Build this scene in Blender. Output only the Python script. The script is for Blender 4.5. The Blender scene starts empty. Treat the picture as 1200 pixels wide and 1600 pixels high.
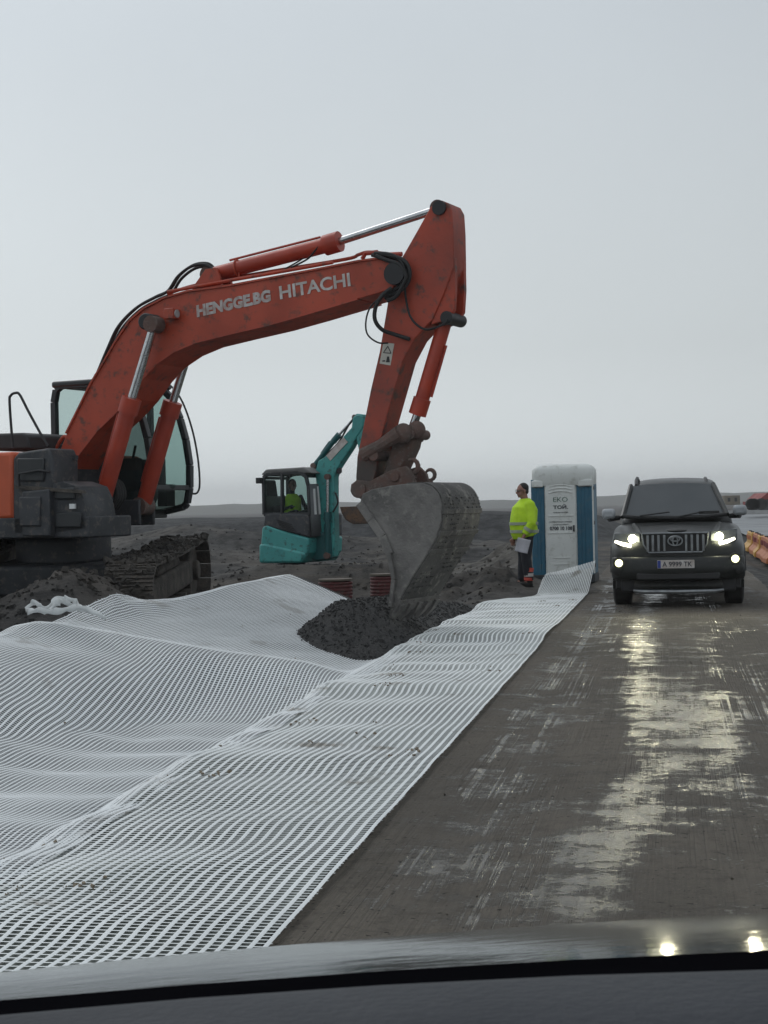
import bpy, bmesh, math, random
import numpy as np
from mathutils import Vector, Matrix, Euler
random.seed(7)
PI = math.pi
R = math.radians
C = bpy.context.scene.collection
SC = bpy.context.scene

# ------------------------------------------------------------------ camera
CAMH = 1.52
F = 2400.0                     # focal length in photo pixels (1200 x 1600)
cam_d = bpy.data.cameras.new('camera')
cam = bpy.data.objects.new('camera', cam_d); C.objects.link(cam)
cam_d.sensor_fit = 'VERTICAL'; cam_d.sensor_height = 36; cam_d.sensor_width = 27
cam_d.lens = 54.0
cam_d.clip_start = 0.05; cam_d.clip_end = 6000
cam_d.dof.use_dof = True; cam_d.dof.focus_distance = 16; cam_d.dof.aperture_fstop = 45
CR = Matrix.Rotation(R(90 - 0.17), 3, 'X') @ Matrix.Rotation(R(-1.24), 3, 'Z')
cam.matrix_world = Matrix.Translation((0, 0, CAMH)) @ CR.to_4x4()
SC.camera = cam
SC.render.resolution_x = 768; SC.render.resolution_y = 1024
SC.view_settings.view_transform = 'Standard'; SC.view_settings.look = 'None'
SC.view_settings.gamma = 1; SC.view_settings.exposure = 0.12
CAMP = Vector((0, 0, CAMH))

def ray(px, py):
    return CR @ Vector(((px - 600) / F, -(py - 800) / F, -1))
def at(px, py, Y):
    d = ray(px, py); return CAMP + d * (Y / d.y)
def onz(px, py, z=0.0):
    d = ray(px, py); return CAMP + d * ((z - CAMH) / d.z)

# ------------------------------------------------------------------ world and sun (overcast)
w = bpy.data.worlds.new('World'); SC.world = w; w.use_nodes = True
nt = w.node_tree; nt.nodes.clear()
wo = nt.nodes.new('ShaderNodeOutputWorld'); bg = nt.nodes.new('ShaderNodeBackground')
sky = nt.nodes.new('ShaderNodeTexSky'); sky.sky_type = 'NISHITA'; sky.sun_disc = False
SUN_EL, SUN_AZ = R(48), R(-35)
sky.sun_elevation = SUN_EL; sky.sun_rotation = SUN_AZ; sky.dust_density = 6; sky.air_density = 1.5
hs = nt.nodes.new('ShaderNodeHueSaturation'); hs.inputs['Saturation'].default_value = 0.12
nt.links.new(sky.outputs[0], hs.inputs['Color'])
tc = nt.nodes.new('ShaderNodeTexCoord'); sx = nt.nodes.new('ShaderNodeSeparateXYZ')
nt.links.new(tc.outputs['Generated'], sx.inputs[0])
cr = nt.nodes.new('ShaderNodeValToRGB')       # overcast cloud layer, by elevation
cr.color_ramp.elements[0].position = 0.0; cr.color_ramp.elements[0].color = (8.4, 9.0, 9.15, 1)
cr.color_ramp.elements[1].position = 1.0; cr.color_ramp.elements[1].color = (5.9, 6.4, 6.95, 1)
e = cr.color_ramp.elements.new(0.30); e.color = (5.55, 6.1, 6.55, 1)
e = cr.color_ramp.elements.new(0.10); e.color = (6.35, 6.85, 7.05, 1)
nt.links.new(sx.outputs['Z'], cr.inputs[0])
wn = nt.nodes.new('ShaderNodeTexNoise'); wn.inputs['Scale'].default_value = 1.6; wn.inputs['Detail'].default_value = 5
nt.links.new(tc.outputs['Generated'], wn.inputs['Vector'])
wr = nt.nodes.new('ShaderNodeMapRange'); wr.inputs['From Min'].default_value = .3; wr.inputs['From Max'].default_value = .7
wr.inputs['To Min'].default_value = .94; wr.inputs['To Max'].default_value = 1.05
nt.links.new(wn.outputs['Fac'], wr.inputs['Value'])
# slightly darker towards the right of the view
mx2 = nt.nodes.new('ShaderNodeMapRange'); mx2.inputs['From Min'].default_value = -.3; mx2.inputs['From Max'].default_value = .35
mx2.inputs['To Min'].default_value = 1.06; mx2.inputs['To Max'].default_value = .86
nt.links.new(sx.outputs['X'], mx2.inputs['Value'])
mm = nt.nodes.new('ShaderNodeMath'); mm.operation = 'MULTIPLY'
nt.links.new(wr.outputs[0], mm.inputs[0]); nt.links.new(mx2.outputs[0], mm.inputs[1])
vm = nt.nodes.new('ShaderNodeVectorMath'); vm.operation = 'SCALE'
nt.links.new(cr.outputs[0], vm.inputs[0]); nt.links.new(mm.outputs[0], vm.inputs['Scale'])
mix = nt.nodes.new('ShaderNodeMixRGB'); mix.inputs[0].default_value = 0.93
nt.links.new(hs.outputs[0], mix.inputs[1]); nt.links.new(vm.outputs[0], mix.inputs[2])
nt.links.new(mix.outputs[0], bg.inputs[0]); bg.inputs[1].default_value = 0.1
nt.links.new(bg.outputs[0], wo.inputs[0])
sd = bpy.data.lights.new('sun', 'SUN'); sd.energy = 0.5; sd.angle = R(25); sd.color = (1, .985, .96)
so = bpy.data.objects.new('sun', sd); C.objects.link(so)
so.rotation_euler = Euler((R(90) - SUN_EL, 0, -SUN_AZ + PI))
so.rotation_euler = (Vector((-math.sin(SUN_AZ) * math.cos(SUN_EL), -math.cos(SUN_AZ) * math.cos(SUN_EL), -math.sin(SUN_EL)))).to_track_quat('-Z', 'Y').to_euler()

# ------------------------------------------------------------------ helpers
def tag(o, label=None, cat=None, group=None, kind=None):
    if label: o['label'] = label
    if cat: o['category'] = cat
    if group: o['group'] = group
    if kind: o['kind'] = kind
    return o
def empty(name, loc=(0, 0, 0), rz=0):
    o = bpy.data.objects.new(name, None); C.objects.link(o); o.empty_display_size = .3
    o.location = loc; o.rotation_euler = (0, 0, rz); return o
def copy_tree(o, parent=None):
    c = o.copy(); C.objects.link(c); c.parent = parent
    for ch in list(o.children): copy_tree(ch, c)
    return c

class MB:
    def __init__(s): s.v = []; s.f = []
    def add(s, vs, fs):
        n = len(s.v); s.v += [tuple(p) for p in vs]; s.f += [tuple(i + n for i in q) for q in fs]; return s
    def box(s, c, d, rot=None):
        c = Vector(c); M = rot.to_3x3() if isinstance(rot, (Matrix,)) else (Euler(rot).to_matrix() if rot else Matrix.Identity(3))
        vs = [c + M @ Vector((x * d[0] / 2, y * d[1] / 2, z * d[2] / 2)) for x in (-1, 1) for y in (-1, 1) for z in (-1, 1)]
        return s.add(vs, [(0, 1, 3, 2), (4, 6, 7, 5), (0, 4, 5, 1), (2, 3, 7, 6), (0, 2, 6, 4), (1, 5, 7, 3)])
    def bar(s, a, b, w, h):                    # rectangular bar from a to b
        a = Vector(a); b = Vector(b); d = (b - a); L = d.length; d.normalize()
        up = Vector((0, 0, 1)) if abs(d.z) < .95 else Vector((0, 1, 0))
        y = up.cross(d).normalized(); z = d.cross(y)
        M = Matrix((d, y, z)).transposed()
        return s.box((a + b) / 2, (L, w, h), M)
    def prism(s, o, y0, y1):                   # outline in (x,z), extruded along y
        n = len(o)
        vs = [(x, y0, z) for x, z in o] + [(x, y1, z) for x, z in o]
        fs = [tuple(range(n)), tuple(range(2 * n - 1, n - 1, -1))] + [(i, i + n, (i + 1) % n + n, (i + 1) % n) for i in range(n)]
        return s.add(vs, fs)
    def prism2(s, o0, y0, o1, y1):
        n = len(o0)
        vs = [(x, y0, z) for x, z in o0] + [(x, y1, z) for x, z in o1]
        fs = [tuple(range(n)), tuple(range(2 * n - 1, n - 1, -1))] + [(i, i + n, (i + 1) % n + n, (i + 1) % n) for i in range(n)]
        return s.add(vs, fs)
    def tube(s, pts, r, n=10, caps=True):
        pts = [Vector(p) for p in pts]; m = len(pts)
        rs = r if isinstance(r, (list, tuple)) else [r] * m
        t0 = (pts[1] - pts[0]).normalized()
        up = Vector((0, 0, 1)) if abs(t0.z) < .9 else Vector((1, 0, 0))
        nx = t0.cross(up).normalized(); vs = []
        for i in range(m):
            t = (pts[min(i + 1, m - 1)] - pts[max(i - 1, 0)]).normalized()
            nx = (nx - t * nx.dot(t)).normalized(); ny = t.cross(nx)
            for k in range(n):
                a = 2 * PI * k / n; vs.append(pts[i] + (nx * math.cos(a) + ny * math.sin(a)) * rs[i])
        fs = [(i * n + k, i * n + (k + 1) % n, (i + 1) * n + (k + 1) % n, (i + 1) * n + k) for i in range(m - 1) for k in range(n)]
        if caps: fs += [tuple(range(n - 1, -1, -1)), tuple((m - 1) * n + k for k in range(n))]
        return s.add(vs, fs)
    def cyl(s, a, b, r, n=20): return s.tube([a, b], r, n)
    def ell(s, c, r, rot=None, nu=14, nv=9):
        M = Euler(rot).to_matrix() if rot else Matrix.Identity(3); c = Vector(c)
        if not isinstance(r, (tuple, list)): r = (r, r, r)
        vs = [c + M @ Vector((0, 0, r[2]))]
        for j in range(1, nv):
            t = PI * j / nv
            for i in range(nu):
                a = 2 * PI * i / nu
                vs.append(c + M @ Vector((r[0] * math.sin(t) * math.cos(a), r[1] * math.sin(t) * math.sin(a), r[2] * math.cos(t))))
        vs.append(c + M @ Vector((0, 0, -r[2]))); L = len(vs) - 1
        fs = [(0, 1 + i, 1 + (i + 1) % nu) for i in range(nu)]
        for j in range(nv - 2):
            for i in range(nu):
                a = 1 + j * nu + i; b = 1 + j * nu + (i + 1) % nu; fs.append((a, a + nu, b + nu, b))
        fs += [(L, 1 + (nv - 2) * nu + (i + 1) % nu, 1 + (nv - 2) * nu + i) for i in range(nu)]
        return s.add(vs, fs)
    def loft(s, rings, caps=True, closed=True):
        n = len(rings[0]); vs = [p for r_ in rings for p in r_]; m = len(rings); fs = []
        for i in range(m - 1):
            for k in range(n if closed else n - 1):
                fs.append((i * n + k, i * n + (k + 1) % n, (i + 1) * n + (k + 1) % n, (i + 1) * n + k))
        if caps: fs += [tuple(range(n - 1, -1, -1)), tuple((m - 1) * n + k for k in range(n))]
        return s.add(vs, fs)
    def torus(s, c, ax, ra, rb, r, n=24, m=8, u=None):   # elliptical ring in plane spanned by u and ax x u
        ax = Vector(ax).normalized(); u = Vector(u).normalized(); w_ = ax.cross(u); c = Vector(c); vs = []
        for i in range(n):
            a = 2 * PI * i / n; p = c + u * ra * math.cos(a) + w_ * rb * math.sin(a)
            d = (u * math.cos(a) / ra + w_ * math.sin(a) / rb).normalized()
            for k in range(m):
                b = 2 * PI * k / m; vs.append(p + d * r * math.cos(b) + ax * r * math.sin(b))
        fs = [(i * m + k, ((i + 1) % n) * m + k, ((i + 1) % n) * m + (k + 1) % m, i * m + (k + 1) % m) for i in range(n) for k in range(m)]
        return s.add(vs, fs)
    def build(s, name, mat, parent=None, bevel=0, sub=0, smooth=35, rot=None, loc=None, solid=0, remesh=0, sm=0):
        me = bpy.data.meshes.new(name); me.from_pydata(s.v, [], s.f); me.validate(); me.update()
        bm = bmesh.new(); bm.from_mesh(me); bmesh.ops.recalc_face_normals(bm, faces=bm.faces); bm.to_mesh(me); bm.free()
        o = bpy.data.objects.new(name, me); C.objects.link(o)
        if mat: me.materials.append(mat)
        me.shade_smooth()
        if smooth and not sub and not remesh: me.set_sharp_from_angle(angle=R(smooth))
        if parent: o.parent = parent
        if rot: o.rotation_euler = rot
        if loc: o.location = loc
        if solid:
            m = o.modifiers.new('solid', 'SOLIDIFY'); m.thickness = solid; m.offset = 0
        if bevel:
            m = o.modifiers.new('bevel', 'BEVEL'); m.width = bevel; m.segments = 2; m.limit_method = 'ANGLE'; m.angle_limit = R(40); m.harden_normals = False
        if remesh:
            m = o.modifiers.new('remesh', 'REMESH'); m.mode = 'VOXEL'; m.voxel_size = remesh; m.use_smooth_shade = True
            if sm:
                m = o.modifiers.new('smooth', 'SMOOTH'); m.iterations = sm; m.factor = .5
        if sub:
            m = o.modifiers.new('sub', 'SUBSURF'); m.levels = sub; m.render_levels = sub
        return o

def np_mesh(name, V, Q, mat, parent=None, smooth=True):
    V = np.asarray(V, dtype=np.float32).reshape(-1, 3); Q = np.asarray(Q, dtype=np.int32); k = Q.shape[1]
    me = bpy.data.meshes.new(name); me.vertices.add(len(V)); me.vertices.foreach_set('co', V.ravel())
    me.loops.add(Q.size); me.loops.foreach_set('vertex_index', Q.ravel())
    me.polygons.add(len(Q)); me.polygons.foreach_set('loop_start', np.arange(0, Q.size, k, dtype=np.int32))
    me.update(calc_edges=True)
    o = bpy.data.objects.new(name, me); C.objects.link(o)
    if smooth: me.shade_smooth()
    if mat: me.materials.append(mat)
    if parent: o.parent = parent
    return o

def text_mesh(body, mat, parent, org, xd, yd, width=None, height=None, depth=.004, bold=0.0, name='lettering', shear=0, center=False):
    cu = bpy.data.curves.new('t', 'FONT'); cu.body = body; cu.size = 1; cu.extrude = .02; cu.offset = bold; cu.shear = shear; cu.resolution_u = 3
    ob = bpy.data.objects.new('t', cu); C.objects.link(ob)
    dg = bpy.context.evaluated_depsgraph_get(); dg.update()
    me = bpy.data.meshes.new_from_object(ob.evaluated_get(dg))
    bpy.data.objects.remove(ob)
    n = len(me.vertices); co = np.empty(n * 3, dtype=np.float32); me.vertices.foreach_get('co', co); co = co.reshape(-1, 3)
    mn = co.min(0); mxx = co.max(0); w_ = mxx[0] - mn[0]; h_ = mxx[1] - mn[1]
    sx_ = width / w_ if width else height / h_; sy_ = height / h_ if height else sx_
    org = Vector(org); xd = Vector(xd).normalized(); yd = Vector(yd).normalized(); zd = xd.cross(yd)
    a = (co[:, 0] - mn[0]) * sx_ - (w_ * sx_ / 2 if center else 0); b = (co[:, 1] - mn[1]) * sy_; c = (co[:, 2] + .02) / .04 * depth
    P = np.outer(a, xd) + np.outer(b, yd) + np.outer(c, zd) + np.array(org)
    me.vertices.foreach_set('co', P.astype(np.float32).ravel()); me.update(); me.name = name
    me.materials.clear(); me.materials.append(mat)
    o = bpy.data.objects.new(name, me); C.objects.link(o); o.parent = parent
    return o

# numpy value noise
def _h(ix, iy, seed):
    n = (ix * 374761393 + iy * 668265263 + seed * 1442695041) & 0xffffffff
    n = ((n ^ (n >> 13)) * 1274126177) & 0xffffffff
    n = n ^ (n >> 16)
    return (n & 0xffff) / 65535.0
def vn(x, y, seed=0):
    x = np.asarray(x, dtype=np.float64); y = np.asarray(y, dtype=np.float64)
    ix = np.floor(x).astype(np.int64); iy = np.floor(y).astype(np.int64); fx = x - ix; fy = y - iy
    fx = fx * fx * (3 - 2 * fx); fy = fy * fy * (3 - 2 * fy)
    a = _h(ix, iy, seed); b = _h(ix + 1, iy, seed); c = _h(ix, iy + 1, seed); d = _h(ix + 1, iy + 1, seed)
    return (a + (b - a) * fx) * (1 - fy) + (c + (d - c) * fx) * fy - .5
def fbm(x, y, seed=0, o=4):
    s = 0; a = 1.0
    for k in range(o): s = s + a * vn(x * 2 ** k, y * 2 ** k, seed + k * 17); a *= .5
    return s
def ss(a, b, x):
    t = np.clip((x - a) / (b - a), 0, 1); return t * t * (3 - 2 * t)

# ------------------------------------------------------------------ materials
def lin(c): return tuple((x / 12.92 if x <= .04045 else ((x + .055) / 1.055) ** 2.4) for x in c)
def pmat(name, c1, c2=None, scale=3, rough=.6, rough2=None, metal=0, bump=0, bscale=30, coat=0, detail=5, emis=None, es=0, lo=.35, hi=.65, spec=.5, stretch=None, c3=None):
    m = bpy.data.materials.new(name); m.use_nodes = True; n = m.node_tree.nodes; L = m.node_tree.links
    p = n['Principled BSDF']; p.inputs['Metallic'].default_value = metal; p.inputs['Specular IOR Level'].default_value = spec
    p.inputs['Coat Weight'].default_value = coat; p.inputs['Coat Roughness'].default_value = .1
    tcn = n.new('ShaderNodeTexCoord'); src = tcn.outputs['Object']
    if stretch:
        mp = n.new('ShaderNodeMapping'); mp.inputs['Scale'].default_value = stretch; L.new(src, mp.inputs[0]); src = mp.outputs[0]
    nz = n.new('ShaderNodeTexNoise'); nz.inputs['Scale'].default_value = scale; nz.inputs['Detail'].default_value = detail
    L.new(src, nz.inputs['Vector'])
    rp = n.new('ShaderNodeValToRGB'); c2 = c2 or tuple(x * .8 for x in c1)
    rp.color_ramp.elements[0].position = lo; rp.color_ramp.elements[1].position = hi
    rp.color_ramp.elements[0].color = (*c1, 1); rp.color_ramp.elements[1].color = (*c2, 1)
    L.new(nz.outputs['Fac'], rp.inputs[0]); col = rp.outputs[0]
    if c3:
        n3 = n.new('ShaderNodeTexNoise'); n3.inputs['Scale'].default_value = scale * 4.3; n3.inputs['Detail'].default_value = 8; n3.inputs['Roughness'].default_value = .7
        L.new(src, n3.inputs['Vector']); r3 = n.new('ShaderNodeValToRGB'); r3.color_ramp.elements[0].position = .53; r3.color_ramp.elements[1].position = .65
        L.new(n3.outputs['Fac'], r3.inputs[0]); mxn = n.new('ShaderNodeMixRGB'); mxn.inputs[2].default_value = (*c3, 1)
        L.new(r3.outputs[0], mxn.inputs[0]); L.new(col, mxn.inputs[1]); col = mxn.outputs[0]
    L.new(col, p.inputs['Base Color'])
    mr = n.new('ShaderNodeMapRange'); mr.inputs['To Min'].default_value = rough; mr.inputs['To Max'].default_value = rough2 if rough2 is not None else min(1, rough * 1.3)
    mr.inputs['From Min'].default_value = .3; mr.inputs['From Max'].default_value = .7
    L.new(nz.outputs['Fac'], mr.inputs['Value']); L.new(mr.outputs[0], p.inputs['Roughness'])
    if bump:
        nb = n.new('ShaderNodeTexNoise'); nb.inputs['Scale'].default_value = bscale; nb.inputs['Detail'].default_value = 4
        L.new(src, nb.inputs['Vector']); b = n.new('ShaderNodeBump'); b.inputs['Strength'].default_value = bump; b.inputs['Distance'].default_value = .02
        L.new(nb.outputs['Fac'], b.inputs['Height']); L.new(b.outputs[0], p.inputs['Normal'])
    if emis:
        p.inputs['Emission Color'].default_value = (*emis, 1); p.inputs['Emission Strength'].default_value = es
    return m
def glass(name, col=(.6, .68, .66), tr=.55, rough=.05):
    m = bpy.data.materials.new(name); m.use_nodes = True; n = m.node_tree.nodes; L = m.node_tree.links; n.clear()
    o = n.new('ShaderNodeOutputMaterial'); mx = n.new('ShaderNodeMixShader'); t = n.new('ShaderNodeBsdfTransparent'); g = n.new('ShaderNodeBsdfPrincipled')
    t.inputs[0].default_value = (*col, 1); g.inputs['Base Color'].default_value = (.02, .03, .03, 1); g.inputs['Roughness'].default_value = rough
    mx.inputs[0].default_value = 1 - tr; L.new(t.outputs[0], mx.inputs[1]); L.new(g.outputs[0], mx.inputs[2]); L.new(mx.outputs[0], o.inputs[0]); return m

M = {}
M['orange'] = pmat('orange paint', (.44, .062, .026), (.33, .05, .024), 1.6, .42, .62, bump=.1, bscale=14, c3=(.13, .045, .03), detail=8)
M['orange_plain'] = pmat('orange panel paint', (.58, .10, .035), (.48, .085, .03), 2, .4)
M['orange_arm'] = pmat('scuffed orange paint', (.40, .055, .025), (.25, .052, .034), 1.2, .5, .7, bump=.15, bscale=18, c3=(.09, .05, .04), detail=9)
M['red_cyl'] = pmat('red oxide cylinder paint', (.42, .05, .022), (.33, .042, .022), 4, .4)
M['rust'] = pmat('rusty muddy steel', (.13, .072, .058), (.095, .076, .068), 5, .75, bump=.4, bscale=40, c3=(.15, .12, .105))
M['bucket'] = pmat('worn dusty bucket steel', (.18, .17, .16), (.09, .086, .082), 2.6, .55, .8, bump=.6, bscale=35, c3=(.2, .19, .175), detail=9)
M['bucket_top'] = pmat('muddy bucket back', (.10, .096, .09), (.055, .053, .051), 1.6, .7, bump=.4, bscale=40, c3=(.2, .19, .17))
M['chrome'] = pmat('chromed rod', (.55, .56, .57), (.45, .46, .47), 8, .22, metal=1)
M['black'] = pmat('black steel', (.012, .013, .015), (.02, .02, .022), 6, .5)
M['rubber'] = pmat('hose rubber', (.012, .012, .013), (.02, .02, .02), 10, .6)
M['tyre'] = pmat('tyre rubber', (.012, .012, .013), (.03, .028, .026), 12, .75, bump=.2)
M['house'] = pmat('dark grey machine paint', (.040, .043, .050), (.027, .03, .035), 2.5, .5, .7, c3=(.09, .082, .074))
M['cabframe'] = pmat('black cab paint', (.014, .017, .02), (.022, .025, .028), 4, .35)
M['track'] = pmat('muddy track steel', (.085, .073, .062), (.045, .041, .038), 6, .8, bump=.8, bscale=25, c3=(.1, .085, .07))
M['glass'] = glass('cab glass', (.66, .80, .77), .78)
M['seat'] = pmat('seat cloth', (.02, .02, .022), None, 5, .8)
M['teal'] = pmat('teal machine paint', (.05, .31, .29), (.04, .25, .24), 2, .35, .5, c3=(.03, .1, .1))
M['teal_dark'] = pmat('dark teal paint', (.01, .1, .105), (.01, .08, .085), 3, .4)
M['white'] = pmat('white plastic', (.72, .74, .74), (.62, .64, .64), 3, .4)
M['letter'] = pmat('white lettering', (.6, .58, .56), (.42, .37, .34), 9, .6)
M['letter_worn'] = pmat('worn white lettering', (.52, .5, .49), (.36, .27, .24), 14, .7)
# ------------------------------------------------------------------ the ground, in road coordinates (u left of the road axis, v along it)
SA, CA = .1827, .9832
RZ = -math.asin(SA)                  # rotation that aligns local y with the road
def xy(u, v): return -u * CA + v * SA, u * SA + v * CA
def uv(x, y): return -x * CA + y * SA, x * SA + y * CA
def bump2(u, v, u0, v0, ru, rv): return np.exp(-((u - u0) / ru) ** 2 - ((v - v0) / rv) ** 2)
def crest(v):                        # height of the berm that carries the far side of the sheet
    return .31 + .27 * ss(15.0, 19.8, v)
def ucrest(v): return 6.5 - 1.35 * ss(13, 20.5, v)
def zt(u, v):
    u = np.asarray(u, float); v = np.asarray(v, float)
    near = ss(22.8, 21.0, v)
    uc = ucrest(v); cz = crest(v); sh_ = ss(4.2, 6.4, u); t = np.clip((v - (13.2 - 4 * sh_)) / (1.3 + 3.2 * sh_), 0, 1); t = t * t * (3 - 2 * t)
    hi = -.17 * ss(2.75, 3.2, u) + (cz + .17) * np.clip((u - 3.3) / (uc - 3.3), 0, 1) ** 1.15 - (cz - .1) * ss(uc, uc + 1.6, u)
    lo = -.44 * ss(2.75, 3.5, u) + .72 * ss(4.3, 7.4, u) - .2 * ss(7.6, 9.5, u)
    a = lo * (1 - t) + hi * t + .12 * np.exp(-((v - 14.6) / .4) ** 2) * ss(2.9, 3.6, u) * ss(8, 6, u)
    b = -.26 * ss(2.9, 4.2, u) * (1 - ss(6.0, 7.0, u) * ss(27, 24, v))
    z = a * near + b * (1 - near)
    z = np.where(u < 2.75, 0, z)
    # rough earth away from the road
    rough = ss(2.9, 4.5, u) * (1 - .75 * near * ss(7.5, 5.5, u)) + ss(-1.6, -2.4, u) * .5
    far = ss(300, 60, v)
    z = z + rough * far * (.20 * fbm(u * .35, v * .35, 3, 3) + .05 * fbm(u * 1.7, v * 1.7, 9, 4))

    z = z + .72 * bump2(u, v, 6.85, 16.5, .7, .95) * (1 + .5 * fbm(u * 2, v * 2, 13, 4))
    z = z + .72 * np.exp(-((u - 6.3) / 2.9) ** 4 - ((v - 29.2) / 1.1) ** 2) * (1 + .25 * fbm(u, v, 19, 4))
    # rising bench under the digger, banks and heaps further back
    z = z + .9 * bump2(u, v, 2.9, 35.5, 1.6, 3.2) * ss(1.6, 2.4, u) * (1 + .5 * fbm(u * 1.5, v * 1.5, 12, 4))
    z = z + .35 * bump2(u, v, 3.6, 27.2, 1.4, 1.5) * (1 + 1.3 * fbm(u * 3, v * 3, 14, 4))
    z = z + 1.38 * ss(63, 69, v) * ss(96, 80, v) * ss(1.2, 5, u) * ss(60, 30, u) * (1 + .15 * fbm(u * .2, v * .2, 21, 3))
    z = z + .5 * ss(46, 50, v) * ss(58, 53, v) * ss(2.2, 5, u) * (1 + .8 * fbm(u * .5, v * .5, 25, 3))
    z = z + .75 * bump2(u, v, 15, 48, 5, 5) + .55 * bump2(u, v, 11, 37, 3, 3)
    # low shoulder on the right of the road
    z = z - .12 * ss(-1.7, -2.2, u) * ss(70, 40, v) + .28 * bump2(u, 0 * v, -2.75, 0, .35, 1) * ss(60, 45, v) * (1 + .5 * fbm(u * 2, v * .8, 31, 3))
    return z

def axis(a, b, s, far, g=1.16):
    c = list(np.arange(a, b + 1e-6, s)); st = s; x = c[-1]
    while x < far[1]: st *= g; x += st; c.append(x)
    st = s; x = c[0]; lo = []
    while x > far[0]: st *= g; x -= st; lo.append(x)
    return np.array(lo[::-1] + c)
ua = axis(-3.4, 10, .1, (-900, 900)); va = axis(-1, 44, .12, (-900, 2600), 1.07)
U, V_ = np.meshgrid(ua, va, indexing='ij'); Z = zt(U, V_)
X_, Y_ = xy(U, V_); nu_, nv_ = U.shape
I = np.arange(nu_ * nv_).reshape(nu_, nv_)
Q = np.stack([I[:-1, :-1], I[:-1, 1:], I[1:, 1:], I[1:, :-1]], -1).reshape(-1, 4)

def roadcoord(n, L):
    g = n.new('ShaderNodeNewGeometry'); mp = n.new('ShaderNodeMapping'); mp.vector_type = 'POINT'
    mp.inputs['Rotation'].default_value = (0, 0, -RZ)
    L.new(g.outputs['Position'], mp.inputs[0]); return mp.outputs[0]      # x = -u, y = v
def mathn(n, L, op, a, b=None, clamp=False):
    q = n.new('ShaderNodeMath'); q.operation = op; q.use_clamp = clamp
    for i, s_ in enumerate((a, b)):
        if s_ is None: continue
        if isinstance(s_, (int, float)): q.inputs[i].default_value = s_
        else: L.new(s_, q.inputs[i])
    return q.outputs[0]
def smn(n, L, x, a, b, lo=0, hi=1):
    q = n.new('ShaderNodeMapRange'); q.interpolation_type = 'SMOOTHSTEP'
    q.inputs['From Min'].default_value = a; q.inputs['From Max'].default_value = b; q.inputs['To Min'].default_value = lo; q.inputs['To Max'].default_value = hi
    L.new(x, q.inputs['Value']); return q.outputs[0]
def noise(n, L, vec, scale, detail=4, sc=(1, 1, 1), rough=.5, off=(0, 0, 0)):
    mp = n.new('ShaderNodeMapping'); mp.inputs['Scale'].default_value = sc; mp.inputs['Location'].default_value = off; L.new(vec, mp.inputs[0])
    q = n.new('ShaderNodeTexNoise'); q.inputs['Scale'].default_value = scale; q.inputs['Detail'].default_value = detail; q.inputs['Roughness'].default_value = rough
    L.new(mp.outputs[0], q.inputs['Vector']); return q.outputs['Fac']
def mixc(n, L, f, a, b):
    q = n.new('ShaderNodeMixRGB')
    if isinstance(f, (int, float)): q.inputs[0].default_value = f
    else: L.new(f, q.inputs[0])
    for i, c in ((1, a), (2, b)):
        if isinstance(c, tuple): q.inputs[i].default_value = (*c, 1)
        else: L.new(c, q.inputs[i])
    return q.outputs[0]

def earth_mat():
    m = bpy.data.materials.new('wet earth and gravel'); m.use_nodes = True; n = m.node_tree.nodes; L = m.node_tree.links
    p = n['Principled BSDF']; rc = roadcoord(n, L)
    a = noise(n, L, rc, .35, 5); b = noise(n, L, rc, 2.2, 7, rough=.65); c = noise(n, L, rc, 22, 3, off=(3, 1, 0))
    sp_ = n.new('ShaderNodeSeparateXYZ'); L.new(rc, sp_.inputs[0])
    band_ = noise(n, L, rc, 1, 5, (.10, .22, 1), .6, (1.3, .4, 0))
    col = mixc(n, L, smn(n, L, a, .4, .6), (.030, .0295, .029), (.060, .054, .048))
    col = mixc(n, L, mathn(n, L, 'MULTIPLY', smn(n, L, band_, .50, .60), mathn(n, L, 'MULTIPLY', smn(n, L, sp_.outputs['Y'], 22, 27), smn(n, L, sp_.outputs['X'], -11, -7.5))), col, (.085, .072, .057))
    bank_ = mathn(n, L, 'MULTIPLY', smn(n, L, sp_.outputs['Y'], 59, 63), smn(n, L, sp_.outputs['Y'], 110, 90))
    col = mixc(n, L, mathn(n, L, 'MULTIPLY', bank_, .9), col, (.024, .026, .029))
    gb = mathn(n, L, 'MULTIPLY', smn(n, L, mathn(n, L, 'ABSOLUTE', mathn(n, L, 'ADD', sp_.outputs['Y'], -35)), 4.2, 2.6), smn(n, L, mathn(n, L, 'ABSOLUTE', mathn(n, L, 'ADD', sp_.outputs['X'], 3)), 2.6, 1.6))
    col = mixc(n, L, mathn(n, L, 'MULTIPLY', gb, .8), col, (.085, .078, .068))
    col = mixc(n, L, mathn(n, L, 'MULTIPLY', smn(n, L, b, .48, .64), .75), col, (.022, .022, .0225))
    col = mixc(n, L, mathn(n, L, 'MULTIPLY', smn(n, L, c, .62, .70), .4), col, (.09, .084, .075))
    L.new(col, p.inputs['Base Color'])
    L.new(smn(n, L, b, .35, .65, .7, 1), p.inputs['Roughness']); p.inputs['Specular IOR Level'].default_value = .25
    bp = n.new('ShaderNodeBump'); bp.inputs['Strength'].default_value = .9; bp.inputs['Distance'].default_value = .04
    nb = noise(n, L, rc, 14, 6, rough=.7); L.new(nb, bp.inputs['Height']); L.new(bp.outputs[0], p.inputs['Normal'])
    return m
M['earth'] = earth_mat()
g = np_mesh('ground', np.stack([X_, Y_, Z], -1), Q, M['earth']); tag(g, kind='structure')

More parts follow.
